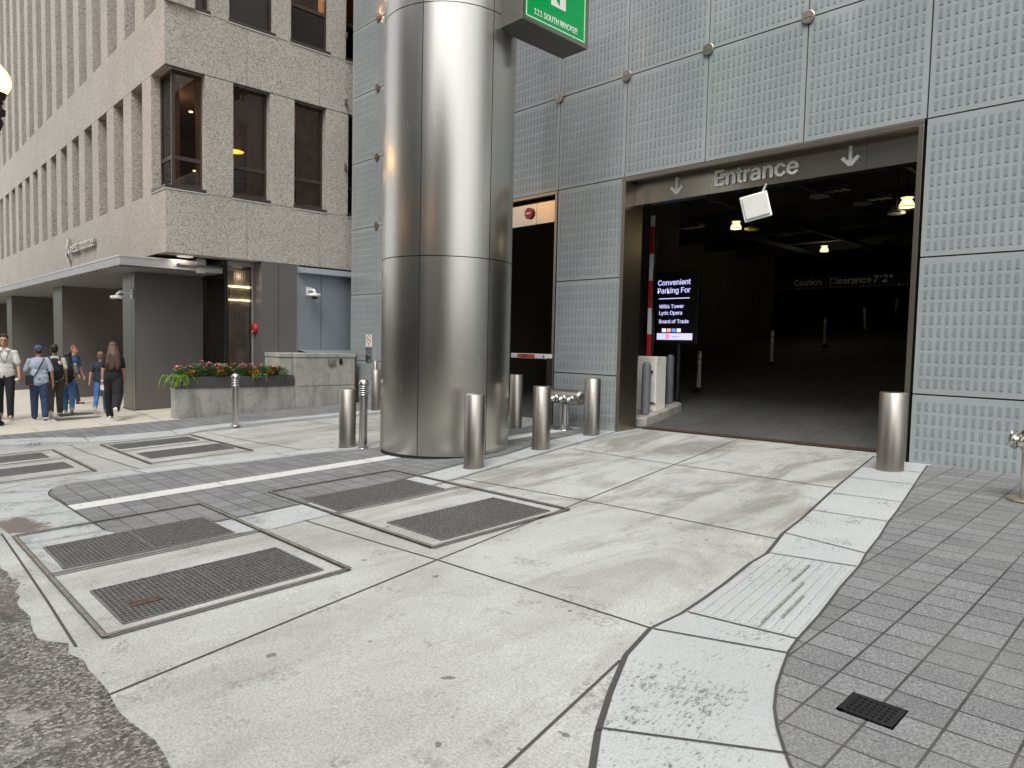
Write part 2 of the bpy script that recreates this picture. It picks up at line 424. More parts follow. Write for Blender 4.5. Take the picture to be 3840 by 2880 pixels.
# street
edge = [(-24,.80),(-12,.82),(-9,.84),(-7.4,.83),(-6.52,.82),(-5.9,.86),(-5.71,.80),(-5.10,.77),(-4.68,.76),(-4.48,.85),(-4.03,.87),(-3.69,.89),(-3.31,.88),(-3.09,.91),(-2.83,.90),(-2.2,.93),(-1.2,.91),(2,.93),(14,.95)]
jag = []
for i in range(len(edge)-1):
    a, b = edge[i], edge[i+1]; n = max(2, int((b[0]-a[0]) / .12)) if -8 < a[0] < 0 else 2
    for k in range(n):
        t = k/n; jag.append((a[0]+(b[0]-a[0])*t, a[1]+(b[1]-a[1])*t + (random.uniform(-.022,.022) if n > 2 else 0)))
jag.append(edge[-1])
tag(sheet('road', [([(-24,-14)] + jag + [(14,-14)], 0)], M_ASPH, .004, cut=False), kind='structure')
tag(sheet('distant_road', [([(-60,-14),(-24.01,-14),(-24.01,.8),(-60,.8)], 0), ([(14.01,-14),(25,-14),(25,.9),(14.01,.9)], 0)], M_ASPH, .004, cut=False), kind='structure')
# concrete drive with its saw-cut joints
KERB = [(-14.6,.6),(-14.5,1.2),(-14.14,1.81),(-13.92,1.99),(-13.76,2.49),(-13.50,2.97),(-13.15,4.30),(-13.30,4.80),(-13.38,5.46),(-13.45,6.51),(-13.35,7.56),(-13.22,8.14),(-13.15,9.3),(-13.15,10.17)]
drive = [(KERB[0][0]-.3, .6)] + [(x-.02, y) for x, y in KERB] + [(-2.0,10.17),(-1.9,4.2),(-1.5,2.5),(-.9,1.6),(-.7,.6)]
jw = .016
joints = [strip(p, jw) for p in ([(-5.36,10.16),(-4.53,5.44),(-4.12,3.21),(-3.66,.84)], [(-2.12,2.86),(-1.70,.95)], [(-6.78,7.74),(-5.29,7.67),(-2.87,7.62)], [(-6.33,5.28),(-4.50,5.41),(-3.72,5.43),(-2.50,5.44)],
    [(-5.92,3.07),(-4.88,3.14),(-4.12,3.21),(-2.24,3.30)], [(-13.53,2.68),(-12.4,2.66),(-10.08,2.80)], [(-13.25,4.84),(-11.97,4.85),(-9.84,5.03)], [(-13.4,6.9),(-9.6,7.0)], [(-13.3,9.0),(-9.9,9.0)],
    [(-7.6,.97),(-6.6,.95),(-5.34,.92),(-4.4,.89)])]
kl = [(p[0], p[1]) for p in ((-3.245,9.85),(-2.87,7.58),(-2.60,6.14),(-2.52,5.60),(-2.44,5.29),(-2.37,5.01),(-2.355,4.73),(-2.28,4.24),(-2.24,3.91),(-2.21,3.59),(-2.22,3.28),(-2.12,2.92),(-1.94,2.56),(-1.77,2.26),(-1.64,2.07),(-1.45,1.75),(-1.2,1.5))]
joints.append(strip([(x-.012, y) for x, y in kl], .03))
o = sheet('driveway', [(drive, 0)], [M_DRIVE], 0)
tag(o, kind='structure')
oj = sheet('driveway_joints', [(j, 0) for j in joints], [M_JOINT], .004)
tag(oj, kind='structure')
# island between the two lanes
isl_out = [(-7.46,10.16),(-6.97,8.04),(-6.54,6.06),(-6.29,4.95),(-5.98,3.42),(-5.89,2.75),(-6.0,2.45),(-6.02,1.15),(-6.5,1.05),(-7.37,1.03),(-8.2,.98),(-9.0,.95),(-9.6,1.0),(-9.85,1.25),(-10.06,1.55),(-10.09,1.94),(-10.11,2.51),(-10.05,2.80),(-9.96,3.39),(-9.90,4.10),(-9.77,5.01),(-9.55,6.11),(-9.5,8),(-9.45,10.16)]
isl_in = [(-7.74,9.55),(-7.57,8.13),(-7.11,6.77),(-7.03,5.87),(-6.85,5.07),(-6.76,4.61),(-6.56,3.34),(-6.51,2.63),(-6.52,1.9),(-6.80,1.70),(-6.99,1.65),(-7.84,1.63),(-8.75,1.615),(-9.1,1.60),(-9.27,1.63),(-9.44,1.69),(-9.58,1.80),(-9.66,1.93),(-9.68,2.12),(-9.66,2.74),(-9.58,3.46),(-9.46,4.0),(-9.41,4.92),(-9.13,5.84),(-9.05,8),(-9.0,9.55)]
tag(sheet('island_border', [(isl_out, 0)], [M_GRAN], .005), kind='structure')
tag(sheet('island_pavers', [(isl_in, 0)], [M_PAVE], .009), kind='structure')
tag(sheet('island_stripe', [([(-8.355,1.62),(-8.355,9.55),(-8.06,9.55),(-8.06,1.62)], 0)], [m_concrete('stripe_stone', (.60,.60,.575), (.50,.50,.48), .2, 2.0)], .013), kind='structure')
ij = [strip(p, .012) for p in ([(-10.09,1.94),(-9.72,2.11)], [(-10.04,2.69),(-9.66,2.76)], [(-9.96,3.39),(-9.58,3.46)], [(-9.86,4.6),(-9.44,4.6)], [(-9.7,5.4),(-9.3,5.4)], [(-9.58,6.4),(-9.14,6.4)], [(-9.1,.95),(-8.72,1.62)], [(-9.75,1.15),(-9.38,1.66)], [(-8.2,1.0),(-8.0,1.63)], [(-7.0,1.04),(-6.95,1.65)],
      [(-7.58,8.15),(-7.0,8.18)], [(-7.13,6.55),(-6.65,6.61)], [(-6.85,5.0),(-6.33,5.03)], [(-7.68,9.2),(-7.25,9.22)])] + [strip([(isl_in[i][0], isl_in[i][1]) for i in r], .014) for r in (range(0,9), range(10,26))] + [strip([(-8.36,3.16),(-8.05,3.16)], .01), strip([(-8.36,5.15),(-8.05,5.15)], .01), strip(isl_out[0:5], .014), strip(isl_out[13:24], .012)]
tag(sheet('island_joints', [(j, 0) for j in ij], [M_JOINT], .017), kind='structure')
# right-hand walk: granite border, ribbed slab and pavers
rb = [(-2.53,9.50),(-2.40,8.75),(-2.07,6.92),(-2.01,6.52),(-1.91,6.00),(-1.83,5.48),(-1.76,5.14),(-1.70,4.66),(-1.61,4.10),(-1.56,3.69),(-1.53,3.52),(-1.47,3.32),(-1.41,3.13),(-1.33,2.94),(-1.25,2.80),(-1.16,2.67),(-1.06,2.54),(-.9,2.35),(-.7,2.2)]
klr = [(x+.012, y) for x, y in kl]
tag(sheet('walk_border', [([(-3.20,9.60)] + klr + rb[::-1] + [(-2.50,9.60)], 0)], [M_GRAN], .016, skirt=.03), kind='structure')
tag(sheet('walk_pavers', [([(-2.50,9.60)] + rb + [(-.1,2.1),(12,2.1),(12,9.60)], 0)], [M_PAVE], .015), kind='structure')
tag(sheet('walk_front_border', [([(-1.2,1.5),(-.9,1.2),(2,1.1),(12,1.1),(12,2.09),(-.1,2.09),(-.7,2.19),(-.9,2.34)], 0)], [M_GRAN], .0155), kind='structure')
rj = [((-2.79,7.29),(-2.14,7.34)),((-2.66,6.47),(-2.01,6.52)),((-2.51,5.59),(-1.84,5.48)),((-2.37,5.00),(-1.76,5.13)),((-2.19,3.61),(-1.56,3.70)),((-2.20,3.27),(-1.53,3.50)),((-1.80,2.27),(-1.14,2.66)),((-2.97,8.2),(-2.30,8.24)),((-3.08,8.95),(-2.45,8.98))]
tag(sheet('walk_joints', [(strip(list(p), .012), 0) for p in rj] + [(strip(rb[:-2], .014), 0)], [M_JOINT], .022), kind='structure')
# ribs of the tactile slab
m = MB()
for k in range(9):
    u = (k + .5) / 9.3 + .01
    a = Vector((-2.36, 4.98)).lerp(Vector((-1.76, 5.10)), u); b = Vector((-2.19, 3.64)).lerp(Vector((-1.56, 3.73)), u)
    m.bar((a.x, a.y, gz(a.x, a.y, .0175)), (b.x, b.y, gz(b.x, b.y, .0175)), .044, .014)
o = m.build('tactile_ribs', M_GRAN, bevel=.004); tag(o, kind='structure')
# kerb, pavers and walk on the far side of the exit lane
lift = [.05,.05,.05,.05,.045,.012,.006,.04,.05,.05,.05,.05,.05,.05]
kt = [(x-.004, y, h) for (x, y), h in zip(KERB, lift)]
back = [(-13.75,10.17,.05),(-13.78,8,.05),(-13.85,6.5,.05),(-13.88,5.6,.05),(-13.9,4.9,.04),(-13.98,4.43,.010),(-14.22,3.05,.012),(-14.5,2.6,.045),(-14.8,2.0,.05),(-15.1,1.2,.05),(-15.25,.6,.05)]
tag(sheet('far_border', [(kt + back, 0)], [M_GRAN], .004, skirt=.06, cut=False), kind='structure')
bk = [(-15.7,.6,.052),(-15.55,1.9,.052),(-15.45,3.5,.052),(-15.45,4.9,.052),(-15.5,5.2,.052),(-15.58,10.6,.052)]
tag(sheet('far_pavers', [([(x-.002, y, h+.002) for x, y, h in back[::-1]] + bk[::-1], 0)], [M_PAVE], .004, cut=False), kind='structure')
tag(sheet('sidewalk', [([(-19.5,.6),(-15.702,.6),(-15.552,1.9),(-15.452,3.5),(-15.452,5.1),(-15.9,5.1),(-15.9,9.5),(-19.5,9.5)], 0), ([(-60,.6),(-19.51,.6),(-19.51,9.5),(-60,9.5)], 0)], [M_WALK], .056, cut=False), kind='structure')
fj = [strip(p, .014) for p in ([(-15.6,2.6),(-22,2.55)], [(-15.5,4.75),(-19,5.0)], [(-17.0,.7),(-17.2,5.0)], [(-18.9,.7),(-19.0,5)], [(-21.2,.7),(-21.3,5)], [(-15.5,3.75),(-21,3.65)])]
tag(sheet('sidewalk_joints', [(j, 0) for j in fj], [M_JOINT], .060, cut=False), kind='structure')
fb = [strip(p, .012) for p in ([(-13.5,2.97),(-14.22,3.05)], [(-13.15,4.3),(-13.98,4.43)], [(-13.92,1.99),(-14.8,2.0)], [(-13.38,5.46),(-13.88,5.6)], [(-13.45,6.9),(-13.83,6.9)])]
tag(sheet('border_joints', [(j, 0) for j in fb[:2]], [M_JOINT], .020, cut=False), kind='structure')

# ---------------------------------------------------------------- floor grates and their frames
def grate(key, label, nx, ny, lift=0.0, split=True, handle=False):
    x0, x1, y0, y1 = GR[key] if isinstance(key, str) else key
    cx, cy = (x0+x1)/2, (y0+y1)/2
    t = thing('floor_grate', label, 'grate', (cx, cy, gz(cx, cy, lift)), 0, 'steel grates let into the paving')
    g = lambda x, y, dz: (x, y, gz(x+cx, y+cy, lift+dz) - gz(cx, cy, lift))
    hx, hy = (x1-x0)/2, (y1-y0)/2; m = MB()
    for a, b in (((-hx,-hy),(hx,-hy)),((hx,-hy),(hx,hy)),((hx,hy),(-hx,hy)),((-hx,hy),(-hx,-hy))):
        m.bar(g(*a,-.011), g(*b,-.011), .016, .03)
    m.build('frame', M_GALV, t)
    m = MB()
    for i in range(1, nx): x = -hx + 2*hx*i/nx; m.bar(g(x,-hy,-.009), g(x,hy,-.009), .010, .022)
    for j in range(1, ny): y = -hy + 2*hy*j/ny; m.bar(g(-hx,y,-.008), g(hx,y,-.008), .0075, .018)
    if split: m.bar(g(-hx,0,-.011), g(hx,0,-.011), .014, .03)
    m.build('bars', M_GALV, t)
    if handle:
        m = MB(); m.bar(g(.10,-hy+.12,.004), g(.10,-hy+.30,.004), .085, .006); m.build('lift_plate', M_RUST, t)
    m = MB(); d = -.34
    v = [(-hx,-hy),(hx,-hy),(hx,hy),(-hx,hy)]
    top = [g(*p,-.02) for p in v]; bot = [g(*p,d) for p in v]
    m.add(top+bot, [(4,5,6,7)] + [(i,4+i,4+(i+1)%4,(i+1)%4) for i in range(4)]); m.build('pit', M_PIT, t)
    return t
grate('a', 'floor grate nearest the street and camera, with a rusty lift plate', 17, 42, .004, True, True)
grate('b', 'floor grate half across the tip of the paved island by the street', 17, 41, .010)
grate('c', 'floor grate touching the dark pavers in front of the steel column', 17, 42, .010)
grate('d', 'floor grate wholly in the entrance drive, in front of the steel column', 18, 42, .004)
grate('e', 'exit lane floor grate beside the flush far kerb, below the planter', 20, 40, .004)
grate('f', 'exit lane floor grate beside the island border, toward the steel bollards', 22, 40, .004)
grate('g', 'floor grate at the left edge of the photo beside the raised kerb', 20, 40, .004)
grate('h', 'floor grate at the left edge of the photo nearer the paved island', 20, 40, .004)
def rails(label, x0, x1, y0, y1, xm):
    t = thing('steel_edging', label, 'edging', ((x0+x1)/2, (y0+y1)/2, gz((x0+x1)/2, (y0+y1)/2)), 0, 'steel edging around the grates')
    cx, cy = (x0+x1)/2, (y0+y1)/2
    for a, b in (((x0,y0),(x1,y0)),((x1,y0),(x1,y1)),((x1,y1),(x0,y1)),((x0,y1),(x0,y0)),((xm,y0),(xm,y1))):
        w = .026 if a[0] != b[0] else .02
        if a[0] == xm: w = .02
        m = MB(); d = Vector((b[0]-a[0], b[1]-a[1], 0)).normalized(); n = Vector((-d.y, d.x, 0))
        P = lambda p, o: (p[0]+n.x*o-cx, p[1]+n.y*o-cy, gz(p[0], p[1], .0195)-gz(cx, cy))
        m.bar(P(a,0), P(b,0), w, .004, 0)
        m.bar(P(a,w/2+.003), P(b,w/2+.003), .006, .005, 1); m.bar(P(a,-w/2-.003), P(b,-w/2-.003), .006, .005, 1)
        m.build('rail', [M_EDGE, M_JOINT], t)
rails('steel edging around the pair of grates nearest the street', -7.36, -4.40, 1.03, 2.62, -5.90)
rails('steel edging around the pair of grates before the steel column', -7.35, -4.37, 3.36, 5.00, -5.94)
rails('steel edging around the exit lane pair of grates below the planter', -13.02, -10.36, 3.03, 4.47, -11.9)
rails('steel edging around the pair of grates cut by the left photo edge', -13.00, -10.37, .93, 2.35, -11.9)
# two slotted grates in the left sidewalk
for k, (x0, x1, y0, y1, lab) in enumerate(((-17.72,-17.35,3.25,4.2,'slotted sidewalk grate beside the shoes of the woman in black'),(-18.75,-18.35,3.5,4.35,'slotted sidewalk grate farther from the kerb, behind the walking people'))):
    cx, cy = (x0+x1)/2, (y0+y1)/2; t = thing('sidewalk_grate', lab, 'grate', (cx, cy, gz(cx, cy, .06)), 0, 'slotted grates in the sidewalk')
    m = MB(); hx, hy = (x1-x0)/2, (y1-y0)/2
    for i in range(14): x = -hx + 2*hx*(i+.5)/14; m.bar((x,-hy,.004), (x,hy,.004 + .037*2*hy*0), .014, .012)
    m.build('bars', M_GALV, t)
    m = MB(); m.box(-hx,hx,-hy,hy,-.006,.003); m.build('pit_shade', M_PIT, t)  # thin dark plate puts the shade of the pit right under the bars
    for s in (-1,1):
        m = MB(); m.box(-hx-.02,hx+.02,s*(hy+.01)-.01,s*(hy+.01)+.01,-.006,.008); m.build('frame', M_JOINT, t)
# small area drain in the pavers, bottom right
x0, x1, y0, y1 = DRAIN; cx, cy = (x0+x1)/2, (y0+y1)/2; hx, hy = (x1-x0)/2-.006, (y1-y0)/2-.006
t = thing('drain_cover', 'small black slotted drain cover let into the grey pavers', 'drain', (cx, cy, gz(cx, cy, .016)))
m = MB()
nc, nr = 7, 5
for i in range(nc+1):
    x = -hx + .022 + (2*hx-.044)*i/nc; m.box(x-.006, x+.006, -hy, hy, -.012, .002)
for j in range(nr+1):
    y = -hy + .018 + (2*hy-.036)*j/nr; m.box(-hx, hx, y-.009, y+.009, -.011, .003)
m.box(-hx,-hx+.026,-hy,hy,-.012,.0035); m.box(hx-.026,hx,-hy,hy,-.012,.0035); m.box(-hx,hx,-hy,-hy+.02,-.012,.0038); m.box(-hx,hx,hy-.02,hy,-.012,.0038)
m.build('cover', M_BLACK, t)
m = MB(); m.box(-hx-.005,hx+.005,-hy-.005,hy+.005,-.12,-.10); m.build('pit', M_PIT, t)

# ---------------------------------------------------------------- parking garage building
SX0, PW = -2.776, 1.5228
ZR = [.877, 2.567, 4.248, 5.929, 7.605, 9.282, 10.965]
gar = thing('garage_building', 'tall garage building clad in pale fritted glass panels around the dark vehicle entrance', 'building', (-8, FY, -.2))
gar_off = Vector((8, -FY, .2))
def gpart(mb, name, mats, parent=None, **kw):
    o = mb.build(name, mats, parent or gar, **kw)
    if parent is None: o.location = gar_off
    return o
def panel_mesh(w, h, rows, top_margin=.09, z0=0.0):
    m = MB(); e = .009
    m.box(e, w-e, 0, .03, e, h-e, 0)
    cols = 17; px = .0838; x0 = (w - px*16)/2
    pz = .1555
    for r in range(rows):
        z = h - top_margin - .055 - r*pz
        if z - .05 < z0 + .02: break
        for c in range(cols):
            x = x0 + c*px
            m.box(x-.0165, x+.0165, -.007, 0, z-.053, z+.053, 1)
    return m.mesh('cladding_panel')
PM = {}
for key, h, rows in (('low', .877, 5), ('a', 1.69, 10), ('b', 1.681, 10), ('c', 1.681, 10), ('d', 1.676, 10), ('e', 1.677, 10), ('f', 1.683, 10)):
    PM[key] = panel_mesh(PW, h, rows)
    PM[key].materials.append(M_PANEL); PM[key].materials.append(M_DOT)
keys = ['low','a','b','c','d','e','f']; zs = [0.0] + ZR
for c in range(-2, 8):
    xl = SX0 - PW*c - PW   # left edge
    for r, k in enumerate(keys):
        zb = zs[r]
        if c == 0 and r <= 2: continue
        if c in (1, 2) and r <= 2: continue          # big entrance spans three bays
        if c in (4, 5) and r <= 2: continue          # narrow exit door behind the column
        if r == 6 and c < 6: continue
        if r == 5 and c < 3: continue
        if r == 4 and c < 0: continue
        o = bpy.data.objects.new('cladding_panel', PM[k]); COL.objects.link(o); o.parent = gar
        o.location = gar_off + Vector((xl, FY, zb)); o.rotation_euler = (R(random.uniform(-.10,.10)), 0, R(random.uniform(-.10,.10)))
# foot strip where the paving falls away to the left, and the backing wall
for c in (3, 6, 7):
    xl = SX0 - PW*c - PW; m = MB(); m.box(xl+.009, xl+PW-.009, FY+.002, FY+.03, -.45, .007); gpart(m, 'base_strip', M_PANEL)
m = MB(); m.box(SX0+.009, 4, FY+.002, FY+.03, -.2, .007); gpart(m, 'base_strip', M_PANEL)
m = MB()
xl9 = SX0 - PW*8
m.box(-16.155, xl9+.0, FY+.031, FY+.04, -.5, 11.0, 0)
gpart(m, 'panel_backing', M_SEAM)
# last, cut panel at the left end
PM9 = {}
for r, k in enumerate(keys):
    h = ZR[r] - zs[r]; mm = MB(); w = xl9 + 16.16; mm.box(.0, w-.009, 0, .03, .009, h-.009, 0)
    if r == 0: mm.box(0, w-.009, 0, .03, -.45, .009, 0)
    nc = int((w-.06)/.0838)
    for rr in range(10):
        z = h - .145 - rr*.1555
        if z < .06: break
        for c in range(nc):
            x = w - .078 - c*.0838; mm.box(x-.0165, x+.0165, -.007, 0, z-.053, z+.053, 1)
    o = mm.build('cladding_panel', [M_PANEL, M_DOT], gar); o.location = gar_off + Vector((-16.16, FY, zs[r]))
# solid wall behind the panels (with the two openings) and the tower above
OX0, OX1 = -7.344, -2.80; DX0, DX1 = -11.91, -8.88
m = MB(); yb0, yb1 = FY+.04, FY+.5
m.box(OX1+.06, 8, yb0, yb1, -1, 4.25); m.box(DX1+.06, OX0-.002, yb0, yb1, -1, 4.25); m.box(-16.16, DX0-.06, yb0, yb1, -1, 4.25)
m.box(-16.16, 8, yb0, yb1, 4.25, 11.0)
gpart(m, 'wall', M_SEAM)
m = MB(); m.box(-16.16, 30, FY+.0, FY+26, 10.97, 60); m.box(4.0, 30, FY, FY+26, -1, 10.97); gpart(m, 'upper_wall', M_PANEL)
# patch fixings at the panel crossings
cl = MB(); cl.lathe([(0,-.0),(.085,0),(.09,.006),(.09,.02),(.082,.024),(0,.0245)], (0,-.012,0), 26, 0, (0,-1,0), False); cl.box(-.055,.055,-.042,-.036,-.007,.007,1); cl.box(-.007,.007,-.042,-.036,-.055,.055,1)
clm = cl.mesh('panel_clamp'); clm.materials.append(M_FRAME); clm.materials.append(M_BOLL)
for i in range(1, 10):
    for z in ZR[3:6]:
        if i < 5 and z > 6.0 and i != 4: continue
        o = bpy.data.objects.new('panel_clamp', clm); COL.objects.link(o); o.parent = gar; o.location = gar_off + Vector((SX0 - PW*i, FY, z))
for z in (ZR[2],):
    o = bpy.data.objects.new('panel_clamp', clm); COL.objects.link(o); o.parent = gar; o.location = gar_off + Vector((SX0 - PW*8, FY, z))
# entrance frame and recessed header
m = MB()
m.box(OX0, OX1, FY-.012, FY+.10, 4.175, 4.245)           # head strip
m.box(OX1-.06, OX1, FY-.012, FY+.30, -.1, 4.175)         # right jamb
m.box(OX0-.002, OX0+.03, FY-.012, FY+.50, -.3, 4.175)    # left reveal
m.box(OX0-.04, OX0-.002, FY-.014, FY+.02, -.3, 4.245)
m.box(OX0+.03, OX1-.06, FY+.10, FY+.5, 4.22, 4.25)
gpart(m, 'entrance_frame', M_FRAME, bevel=.004)
HY = FY + .25
m = MB(); m.box(-7.31, -2.862, HY, HY+.22, 3.81, 4.205); m.box(-6.55,-6.547,HY-.002,HY,3.81,4.205,1); m.box(-3.55,-3.547,HY-.002,HY,3.81,4.205,1)
hd = gpart(m, 'header_sign', [M_HEADER, M_SEAM])
def on_header(o, x, y, z): o.parent = hd; face_y(o, x, y, z)
o = link('lettering', txt('Entrance', .232, 1.30, .025, .035), M_CREAM); on_header(o, -5.76, HY-.012, 3.905)
def arrow_mesh(h):
    w = h*.9; th = h*.17; m = MB()
    m.box(-th/2, th/2, -.02, 0, h*.10, h)
    for s in (-1, 1):
        a = Vector((0, -.0101, th*.15)); b = Vector((s*w*.46, -.0101, h*.44)); m.bar(a, b, .0195, th*1.1, 0, (0,0,1) )
    return m
for x in (-3.75, -6.465):
    o = arrow_mesh(.26).build('arrow', M_CREAM, hd); o.location = (x, HY-.004, 3.895)
# narrow exit opening behind the column
m = MB()
m.box(DX0, DX1, FY-.012, FY+.10, 4.185, 4.245); m.box(DX1-.055, DX1, FY-.012, FY+.5, -.3, 4.185); m.box(DX0, DX0+.055, FY-.012, FY+.5, -.3, 4.185)
gpart(m, 'exit_frame', M_FRAME, bevel=.004)
m = MB(); m.box(DX0+.055, DX1-.055, FY+.06, FY+.22, 3.70, 4.10); m.box(-9.48,-9.477,FY+.058,FY+.06,3.70,4.10,1)
eh = gpart(m, 'exit_header', [M_HEADER, M_SEAM])
o = MB().lathe([(.102,0),(.108,.01),(.108,.040),(.103,.045),(0,.0455)], (0,0,0), 30, 0, (0,-1,0), False).build('no_entry_disc', M_RED, eh); o.location = (-9.66, FY+.06, 3.925)
b = MB().box(-.062,.062,-.052,-.044,-.016,.016).build('white_bar', M_WHITE, o)
# inside of the garage
RAMP = [(9.0,0),(10.3,0),(13.64,.50),(17.36,1.06),(21.86,1.58),(27.19,2.22),(32.85,2.92),(42.5,4.0)]
def rz_(y, x=-8.2):
    for (a, za), (b, zb) in zip(RAMP, RAMP[1:]):
        if y <= b: return gz(x, min(y, 10.3)) + za + (zb-za)*(y-a)/(b-a)
    return 4.0
m = MB()
ysr = [10.17, 10.3, 13.64, 17.36, 21.86, 27.19, 32.85, 42]
for a, b in zip(ysr, ysr[1:]):
    m.poly([(-13.1,a,rz_(a,-13.1)),(-2.0,a,rz_(a,-2.0)),(-2.0,b,rz_(b,-2.0)),(-13.1,b,rz_(b,-13.1))])
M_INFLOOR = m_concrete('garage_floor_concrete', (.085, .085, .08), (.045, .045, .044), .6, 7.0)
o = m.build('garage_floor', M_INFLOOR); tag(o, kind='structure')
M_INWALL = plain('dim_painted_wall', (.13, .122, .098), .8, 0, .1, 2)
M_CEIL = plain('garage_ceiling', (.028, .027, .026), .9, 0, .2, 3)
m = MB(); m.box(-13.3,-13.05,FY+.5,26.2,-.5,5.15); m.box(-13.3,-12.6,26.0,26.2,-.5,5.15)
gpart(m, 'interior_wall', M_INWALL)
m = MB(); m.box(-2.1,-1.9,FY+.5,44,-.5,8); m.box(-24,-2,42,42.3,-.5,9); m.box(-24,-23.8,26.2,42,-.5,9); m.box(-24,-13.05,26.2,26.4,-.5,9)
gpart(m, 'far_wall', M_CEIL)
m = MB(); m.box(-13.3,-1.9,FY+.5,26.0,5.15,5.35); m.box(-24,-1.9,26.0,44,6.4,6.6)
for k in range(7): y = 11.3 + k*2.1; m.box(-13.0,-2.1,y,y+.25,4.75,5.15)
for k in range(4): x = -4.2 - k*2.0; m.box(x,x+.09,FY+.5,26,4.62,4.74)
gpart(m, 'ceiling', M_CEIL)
m = MB(); m.box(-9.0,-8.75,FY+.5,13.5,-.3,5.15); gpart(m, 'partition_wall', M_CEIL)
# clearance beam far inside
m = MB(); m.box(-13.0,-2.1,26.3,26.5,3.72,4.14,0); m.tube((-12.5,26.4,4.14),(-12.5,26.4,6.4),.03); m.tube((-4,26.4,4.14),(-4,26.4,6.4),.03)
for k in range(62):
    x = -12.9 + k*.13; m.add([(x,26.296,3.70),(x+.06,26.296,3.70),(x+.10,26.296,3.745),(x+.04,26.296,3.745)], [(0,1,2,3)], 1 if k % 9 else 2)
M_AMBER = plain('amber_paint', (.55, .27, .06), .6, 0, .2)
cb = thing('clearance_beam', 'dark beam across the ramp lettered Caution Clearance with a striped lower edge', 'beam', (-8,26.3,3.7))
o = m.build('beam', [M_CEIL, M_AMBER, M_WHITE], cb); o.location = (8,-26.3,-3.7)
M_RETRO = plain('reflective_letter', (.85, .85, .83), .4, 0, .03)
for body, xa, w in (('Caution', -11.85, 1.02), ('Clearance', -10.52, 1.43), ("7'2\"", -9.02, .62)):
    o = link('lettering', txt(body, None if body != "7'2\"" else .25, w, .01, .02), M_RETRO, cb); face_y(o, xa+8, -.02, .13)
# lamps and heaters under the ceiling
def bell_lamp(x, y, z, lab, s=1.0, on=3.0):
    t = thing('garage_lamp', lab, 'lamp', (x,y,z), 0, 'bell lamps in the garage')
    m = MB(); m.tube((0,0,.16*s),(0,0,.9),.012); m.lathe([(.05*s,.13*s),(.06*s,.15*s),(.06*s,.24*s),(.03*s,.26*s)],(0,0,0),16); m.build('stem', M_BLACK, t)
    m = MB(); m.lathe([(.11*s,.13*s),(.075*s,.10*s),(.10*s,.06*s),(.13*s,0),(.135*s,-.05*s),(.0,-.055*s)],(0,0,0),22); m.build('shade', M_LAMPG, t)
    m = MB(); m.lathe([(.134*s,-.035*s),(.142*s,-.035*s),(.142*s,-.045*s),(.134*s,-.045*s),(.134*s,-.035*s)],(0,0,0),22); m.build('ring', M_BLACK, t)
    return t
def m_lampg():
    t = NT('lamp_glass'); co = t.coord(); w = t.node('ShaderNodeTexWave', Scale=1.0); 
    g = t.ramp(t.noise(co, 7, 2, .5), [(.35, (.60, .48, .12)), (.65, (1, .90, .55))])
    t.set(Base__Color=(.8,.75,.5), Emission__Color=g, Emission__Strength=1.0); t.n.remove(w); return t.m
M_LAMPG = m_lampg()
bell_lamp(-4.42, 14.4, 4.15, 'brightest yellow bell lamp, at the right end of the entrance ceiling')
bell_lamp(-7.96, 14.55, 4.13, 'small yellow bell lamp left of the white antenna panel', .9)
bell_lamp(-9.15, 22.3, 4.55, 'dim flat yellow lamp deepest inside the garage entrance', .95)
for k, (x, y, z) in enumerate(((-7.68,14.75,4.08),(-5.13,12.2,4.05),(-4.82,13.3,4.05),(-4.6,14.4,4.02),(-8.9,13.2,4.0),(-7.9,17.0,4.25))):
    labs = ['saucer heater lit yellow below the white antenna panel','dark saucer heater nearest the Entrance sign','dark saucer heater second to the right under the entrance ceiling','dark saucer heater below the brightest bell lamp','dark saucer heater at the far left of the entrance ceiling','dark saucer heater behind the lit yellow one']
    t = thing('saucer_heater', labs[k], 'heater', (x,y,z), 0, 'saucer fixtures under the ceiling')
    m = MB(); m.lathe([(0,.05),(.05,.06),(.16,.02),(.17,-.005),(.15,-.02),(0,-.02)],(0,0,0),8,0,None,False); m.build('saucer', M_GREYPAINT if k else plain('lamplight_in_paint',(.45,.38,.08),.5), t)  # first saucer has yellow lamplight put into its paint colour
    m = MB(); m.tube((0,0,.05),(0,0,1.0),.015); m.build('stem', M_BLACK, t)
for k, (x, y, z) in enumerate(((-5.32,11.15,4.15),(-5.05,12.55,4.18),(-4.75,13.7,4.18),(-4.55,14.9,4.16),(-8.7,13.9,4.1))):
    labs = ['louvred strip light just behind the Entrance sign','louvred strip light right of the first dark heater','louvred strip light above the middle of the ramp','louvred strip light beside the brightest bell lamp','louvred strip light at the far left of the garage ceiling']
    t = thing('strip_light', labs[k], 'light', (x,y,z), 0, 'louvred strip lights in the garage')
    m = MB(); m.box(-.26,.26,-.1,.1,0,.07); m.tube((-.2,0,.07),(-.2,0,.6),.006); m.tube((.2,0,.07),(.2,0,.6),.006); m.build('housing', M_CEIL, t)
    m = MB()
    for i in range(4): m.bar((-.20+i*.13,-.08,-.004),(-.14+i*.13,.08,-.004),.06,.012)
    m.build('louvre', plain('louvre_metal', (.5,.42,.3), .4, .3), t)
# garage lamps give a little light
for x, y, z, e in ((-4.42,14.4,3.95,3.5),(-7.96,14.55,3.95,2.5),(-9.15,22.3,4.3,6)):
    ld = bpy.data.lights.new('garage_lamp_light', 'POINT'); ld.energy = e; ld.color = (1,.85,.5); ld.shadow_soft_size = .12
    lo = bpy.data.objects.new('garage_lamp_light', ld); COL.objects.link(lo); lo.location = (x,y,z)
